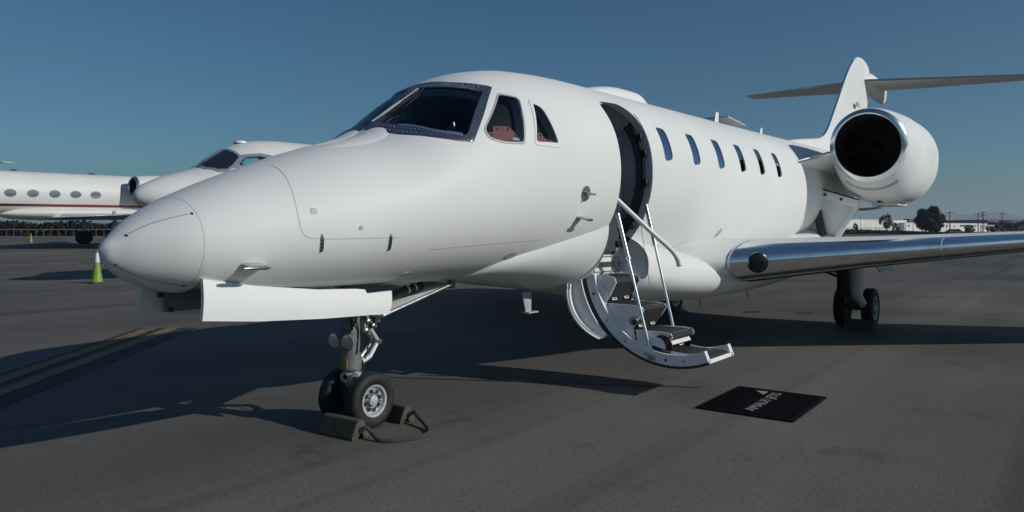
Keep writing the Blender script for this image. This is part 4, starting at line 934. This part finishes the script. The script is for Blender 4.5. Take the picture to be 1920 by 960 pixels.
far_jet(G(-10.45,20.6,0),0,'white jet whose cockpit shows just above the big jet nose')
RC=0
def at_local(r,w_,lx,ly):   # place a jet so that its local point (lx,ly) stands at (r,w_)
    c,s=math.cos(PHI),math.sin(PHI); return (r-(c*lx-s*ly),w_-(s*lx+c*ly))
q=at_local(-26.9,44.0,10.0,-1.25); far_jet(G(q[0],q[1],.46),RC,'white jet with a dark red stripe and oval windows at the left',True,True).rotation_euler=(0,R(-.6),0)
q=at_local(-40.4,60,26.6,-4.7); far_jet(G(q[0],q[1],.56),RC,'jet at the left edge showing only a dark tailplane tip',False,False)
# ------------------------------------------------------------------ far left barrier, right-hand background
BAR=mat('barrier_red',(.16,.05,.045),.7); BARW=mat('barrier_grey',(.42,.42,.42),.7)
fb=empty('barrier_fence',G(-60,98,.56)); tag(fb,'low barrier of pale rails and red posts behind the striped jet','fence')
for z in (.12,1.06):
    a=G(-80,101,.56+z); b=G(-44,95,.56+z); m=MB(); m.tube([a,b],.045,6); sub(m.build('rail',BARW),fb)
for i in range(34):
    t=i/33; a=G(-80+36*t,101-6*t,.56); m=MB(); m.tube([a,a+Vector((0,0,1.1))],.05,6); sub(m.build('post',BAR),fb)
LEAF=[]
for i,c in enumerate([(.035,.055,.028),(.055,.075,.035),(.025,.042,.024),(.085,.085,.04)]):
    LEAF.append(mat('foliage_%s'%'abcd'[i],c,.7,var=.3,vscale=2,spec=.25))
BARK=mat('bark',(.07,.055,.045),.9)
def leafball(cx,cz,rx,rz,n,size,rnd,squash=1.0,clumps=26):
    m=MB(); cl=[]
    for k in range(clumps):
        a=rnd.uniform(0,2*PI); u=rnd.uniform(-.85,1); rr=math.sqrt(max(0,1-u*u))*(rnd.uniform(.55,.95) if clumps<40 else rnd.uniform(.72,.86))
        cl.append((Vector((rx*rr*math.cos(a),rx*rr*math.sin(a),cz+rz*u*rnd.uniform(.7,.95))),(rnd.uniform(.22,.42) if clumps<40 else rnd.uniform(.22,.30))*rx))
    for k in range(n):
        c,r=cl[k%clumps]; d=Vector((rnd.gauss(0,1),rnd.gauss(0,1),rnd.gauss(0,1))).normalized()*r*rnd.uniform(.5,1.05); p=c+d
        nn=(d.normalized()+Vector((rnd.gauss(0,.5),rnd.gauss(0,.5),rnd.gauss(0,.5)))).normalized()
        a=nn.orthogonal().normalized(); b=nn.cross(a); s=size*rnd.uniform(.6,1.3); t=rnd.uniform(0,6.28); a,b=a*math.cos(t)+b*math.sin(t),b*math.cos(t)-a*math.sin(t)
        m.add([p-a*s,p-b*s*.5,p+a*s,p+b*s*.5],[[0,1,2,3]],0 if rnd.random()<.6 else (1 if rnd.random()<.6 else 2))
    return m
def tree(r,w_,H,rx,label,seed,n=2600,mats=(0,1,2),trunk=.22,cat='tree',size=.22,name='broadleaf_tree',clumps=26):
    rnd=random.Random(seed); o=empty(name,G(r,w_,.56)); tag(o,label,cat,None); th=H*trunk
    m=MB(); m.tube([(0,0,-.1),(.05,0,th*.6),(0,.05,th*1.3),(.1,0,H*.6)],[.05*rx+.06,.04*rx+.05,.03*rx+.04,.02],8)
    for k in range(5):
        a=k*1.256+rnd.uniform(-.3,.3); m.tube([(0,0,th*(.8+.12*k)),(rx*.35*math.cos(a),rx*.35*math.sin(a),th+(H-th)*.35),(rx*.65*math.cos(a),rx*.65*math.sin(a),th+(H-th)*.6)],[.03*rx+.03,.02*rx+.02,.01],6)
    m.build('trunk',BARK,o)
    leafball(0,(H+th)/2,rx,(H-th)/2,n,size,rnd,clumps=clumps).build('crown',[LEAF[q] for q in mats],o,smooth=False,fix=False); return o
def RX(px,w_): return (px-960)/1400*w_
tree(RX(1743,190),190,6.7,3.45,'big dark round tree standing before the white warehouse',3,9000,(2,0,2),.06,size=.30,clumps=70)
tree(RX(1662,200),200,5.3,1.75,'small tree with thin yellowish leaves left of the round tree',5,900,(3,1,0),.25,size=.24)
tree(RX(1604,190),190,2.7,.62,'little bushy sapling nearest the tail of the big jet',6,260,(0,2,2),.3,size=.2)
tree(RX(1679,196),196,2.5,1.0,'low grey green bush between the small tree and the round tree',8,500,(2,2,0),.08,'bush' ,size=.2) if False else tree(RX(1679,196),196,2.9,.95,'low bush between the small tree and the round tree',8,500,(2,2,0),.06,'bush',.2,'round_bush')
tree(RX(1819,180),180,2.3,1.25,'dark bush under the flat canopy at the right',9,600,(2,2,0),.06,'bush',.2,'round_bush')
for i,px in enumerate((1862,1880,1898,1915)): tree(RX(px,260),260,3.6+.6*(i%2),2.6,('leftmost','second','third','rightmost')[i]+' of the low dark shrubs at the right edge',20+i,500,(2,2,0),.08,'shrub',.35,'dark_shrub')
rnd=random.Random(11); m=MB()
for k in range(7500):
    t=rnd.random(); px=1560+330*t; ww=186+rnd.uniform(-3,3); hh=(1.35-.85*min(1,t*1.6))*rnd.random()
    p=G(RX(px,ww),ww,.56+hh); a=Vector((rnd.gauss(0,1),rnd.gauss(0,1),rnd.gauss(0,1))).normalized(); b=a.orthogonal().normalized(); s=.22
    m.add([p-a*s,p-b*s*.6,p+a*s,p+b*s*.6],[[0,1,2,3]],rnd.choice((0,0,1)))
hd=m.build('hedge_growth',[LEAF[2],LEAF[0]],None,smooth=False,fix=False,kind='stuff'); tag(hd,'dark strip of scrub along the far edge of the apron','scrub')
m=MB()
for k in range(9000):
    t=rnd.random(); rr_=-85+60*t; ww=108+rnd.uniform(-2,2); hh=(2.1+.25*math.sin(t*40))*rnd.random()
    p=G(rr_,ww,.56+hh); a=Vector((rnd.gauss(0,1),rnd.gauss(0,1),rnd.gauss(0,1))).normalized(); b=a.orthogonal().normalized(); s=.3
    m.add([p-a*s,p-b*s*.6,p+a*s,p+b*s*.6],[[0,1,2,3]],rnd.choice((0,0,1)))
hd=m.build('hedge_growth',[mat('hedge_dark',(.012,.016,.013),.8,spec=.1),LEAF[2]],None,smooth=False,fix=False,kind='stuff'); tag(hd,'dark low hedge behind the red posted barrier','hedge')
# warehouse with panel joints and openings
WW=mat('warehouse_white',(.74,.72,.69),.8,var=.08,vscale=.2); WG=mat('warehouse_band',(.42,.40,.39),.8); WD=mat('opening_dark',(.06,.06,.065),.7); WRF=mat('roof_grey',(.3,.3,.31),.8)
def block(pa,wa,pb,wb,zt,depth,name,label,mt,cat='building',z0=.3):
    a=G(RX(pa,wa),wa,0); b=G(RX(pb,wb),wb,0); d=(b-a); L=d.length; o=empty(name,(a.x,a.y,z0),math.atan2(d.y,d.x)); tag(o,label,cat)
    m=MB(); m.box((L/2,depth/2,(zt-z0)/2),(L,depth,zt-z0)); m.build('wall',mt,o,smooth=False)
    m=MB(); m.box((L/2,depth/2,zt-z0+.12),(L+.3,depth+.3,.24)); m.build('parapet',mt,o,smooth=False); return o,L
o,L=block(1555,330,1700,380,6.4,40,'warehouse','long white warehouse with a pale brown band, left of the round tree',WW)
m=MB(); m.box((L/2,-.03,2.3),(L-.4,.06,.5)); m.build('wall_band',WG,o,smooth=False)
for k in range(1,7): m=MB(); m.box((L*k/7,-.02,3),(.12,.05,6)); m.build('panel_joint',WG,o,smooth=False)
for k in range(9): m=MB(); m.box((L*(k+.5)/9,-.03,.9),(2.4,.06,1.8)); m.build('roller_door',WG if k%3 else WRF,o,smooth=False)
o,L=block(1696,372,1858,430,5.2,40,'warehouse','lower white warehouse wing behind and right of the round tree',WW)
for k in range(1,12): m=MB(); m.box((L*k/12,-.02,2.4),(.14,.05,4.6)); m.build('panel_joint',WG,o,smooth=False)
for k in range(12): m=MB(); m.box((L*(k+.5)/12,-.03,3.5),(2.0,.06,.8)); m.build('window',WD,o,smooth=False)
o,L=block(1705,520,1717,522,9.4,5,'office_block','small dark office block left above the round tree',mat('block_dark',(.12,.13,.15),.7))
for k in range(3):
    for j in range(3): m=MB(); m.box((L*(k+.5)/3,-.05,4.6+1.4*j),(.9,.1,.8)); m.build('window',WD,o,smooth=False)
o,L=block(1772,560,1788,562,11,5,'office_block','pale office block just right of the round tree',WG)
for k in range(3):
    for j in range(3): m=MB(); m.box((L*(k+.5)/3,-.05,5.6+1.5*j),(1.1,.1,.8)); m.build('window',WD,o,smooth=False)
o,L=block(1790,600,1905,620,9.6,30,'distant_shed','long grey shed roof above the lower warehouse',mat('shed_grey',(.20,.21,.23),.7))
o,L=block(1852,480,1990,500,8.2,40,'dark_hangar','dark blue grey hangar filling the right edge behind the shrubs',mat('hangar_blue',(.09,.105,.13),.7))
# flat canopy
p=G(RX(1832,200),200,.4); cn=empty('shelter_canopy',p,-PHI); tag(cn,'flat white canopy on posts before the low warehouse','canopy')
m=MB(); m.box((0,0,2.4),(7.4,3,.35)); m.build('canopy_roof',WW,cn,smooth=False)
for x in (-3.2,-1,1,3.2): m=MB(); m.tube([(x,0,0),(x,0,2.25)],.10,8); m.build('post',WRF,cn)
POLE=mat('pole_brown',(.06,.05,.045),.9)
def pole(px,w_,H,label,arms=1,wd=.16):
    p=G(RX(px,w_),w_,.4); o=empty('utility_pole',p,-PHI); tag(o,label,'utility pole')
    m=MB(); m.tube([(0,0,0),(0,0,H)],[wd,wd*.7],8); m.build('shaft',POLE,o)
    for k in range(arms): m=MB(); m.box((0,-.1,H-.35-1.0*k),(2.4-.5*k,.14,.16)); m.build('crossarm',POLE,o,smooth=False)
    for x in (-1,1):
        if arms: m=MB(); m.lathe((x,-.1,H-.28),(0,0,1),[(0,.07),(.2,.05),(.2,.0001)],8); m.build('insulator',GREYPAINT,o)
pole(1781,210,6.4,'utility pole just right of the round tree with one crossarm',1)
pole(1834,240,6.7,'left one of two close utility poles at the right',1)
pole(1843,240,7.2,'taller right one of two close utility poles at the right',2,.2)
pole(1879,300,8.2,'slim far utility pole over the dark hangar',1)
pole(1614,205,5.0,'thin bare mast beside the little sapling',0,.07)
pole(1698,205,3.4,'short lamp post left of the round tree',0,.07); pole(1712,205,4.6,'thin lamp post touching the left side of the round tree',0,.07); pole(1774,205,3.0,'short post at the foot of the round tree',0,.08)
for i,(px,w_) in enumerate(((1600,196),(1625,197),(1641,196),(1655,198),(1689,197))):
    pole(px,w_,2.0,('first','second','third','fourth','fifth')[i]+' short fence post counted from the jet tail',0,.05)
# cars by the scrub
def car(px,w_,mt,label):
    p=G(RX(px,w_),w_,.5); o=empty('parked_car',p,-PHI); tag(o,label,'car','distant cars')
    m=MB(); m.prism(rpoly([(-2.1,.3),(2.1,.3),(2.1,.75),(1.2,.85),(.6,1.35),(-1.0,1.35),(-1.7,.85),(-2.1,.8)],.1,3),1,-.85,.85); m.build('body',mt,o)
    m=MB(); m.prism([(-1.4,.88),(1.0,.88),(.52,1.27),(-.95,1.27)],1,-.87,.87); m.build('side_glass',DGLASS,o)
    for x in (-1.3,1.3):
        for y in (-.8,.8): m=MB(); m.lathe((x,y-.1,.32),(0,1,0),[(0,.0001),(0,.32),(.2,.32),(.2,.0001)],16); m.build('wheel',RUBBER,o)
car(1791,184,mat('car_grey',(.12,.12,.13),.35),'dark car right of the round tree')
# hills
HILL=mat('hill_blue',(.10,.115,.125),.9,var=.2,vscale=.01)
m=MB(); rnd=random.Random(4); top=[];bot=[]
for i in range(121):
    r=-5200+10400*i/120; h=150+55*math.sin(i*.21)+30*math.sin(i*.53+1)+18*math.sin(i*1.3)+rnd.uniform(-8,8); h*=.40 if r<0 else .52
    top.append((r,h))
rows=[[G(r,4600,-5) for r,h in top],[G(r,4750,h*.55) for r,h in top],[G(r,5000,h) for r,h in top],[G(r,5600,-5) for r,h in top]]
m.rings(rows,(False,False),closed=False); hl=m.build('hills',HILL); hl['kind']='structure'
# ------------------------------------------------------------------ thin valley haze
hm_=bpy.data.materials.new('haze_air'); hm_.use_nodes=True; t=hm_.node_tree; t.nodes.clear()
o_=t.nodes.new('ShaderNodeOutputMaterial'); pv=t.nodes.new('ShaderNodeVolumePrincipled'); pv.inputs['Color'].default_value=(.80,.88,1.0,1); pv.inputs['Density'].default_value=.00022; pv.inputs['Anisotropy'].default_value=.2
t.links.new(pv.outputs[0],o_.inputs['Volume'])
c_=G(0,2850,72); m=MB(); m.box((0,0,0),(12200,6500,160)); hz=m.build('haze',hm_,None,smooth=False); hz.location=c_; hz.rotation_euler=(0,0,-PHI); hz['kind']='stuff'; tag(hz,'thin bluish haze over the whole apron and the far hills','haze')
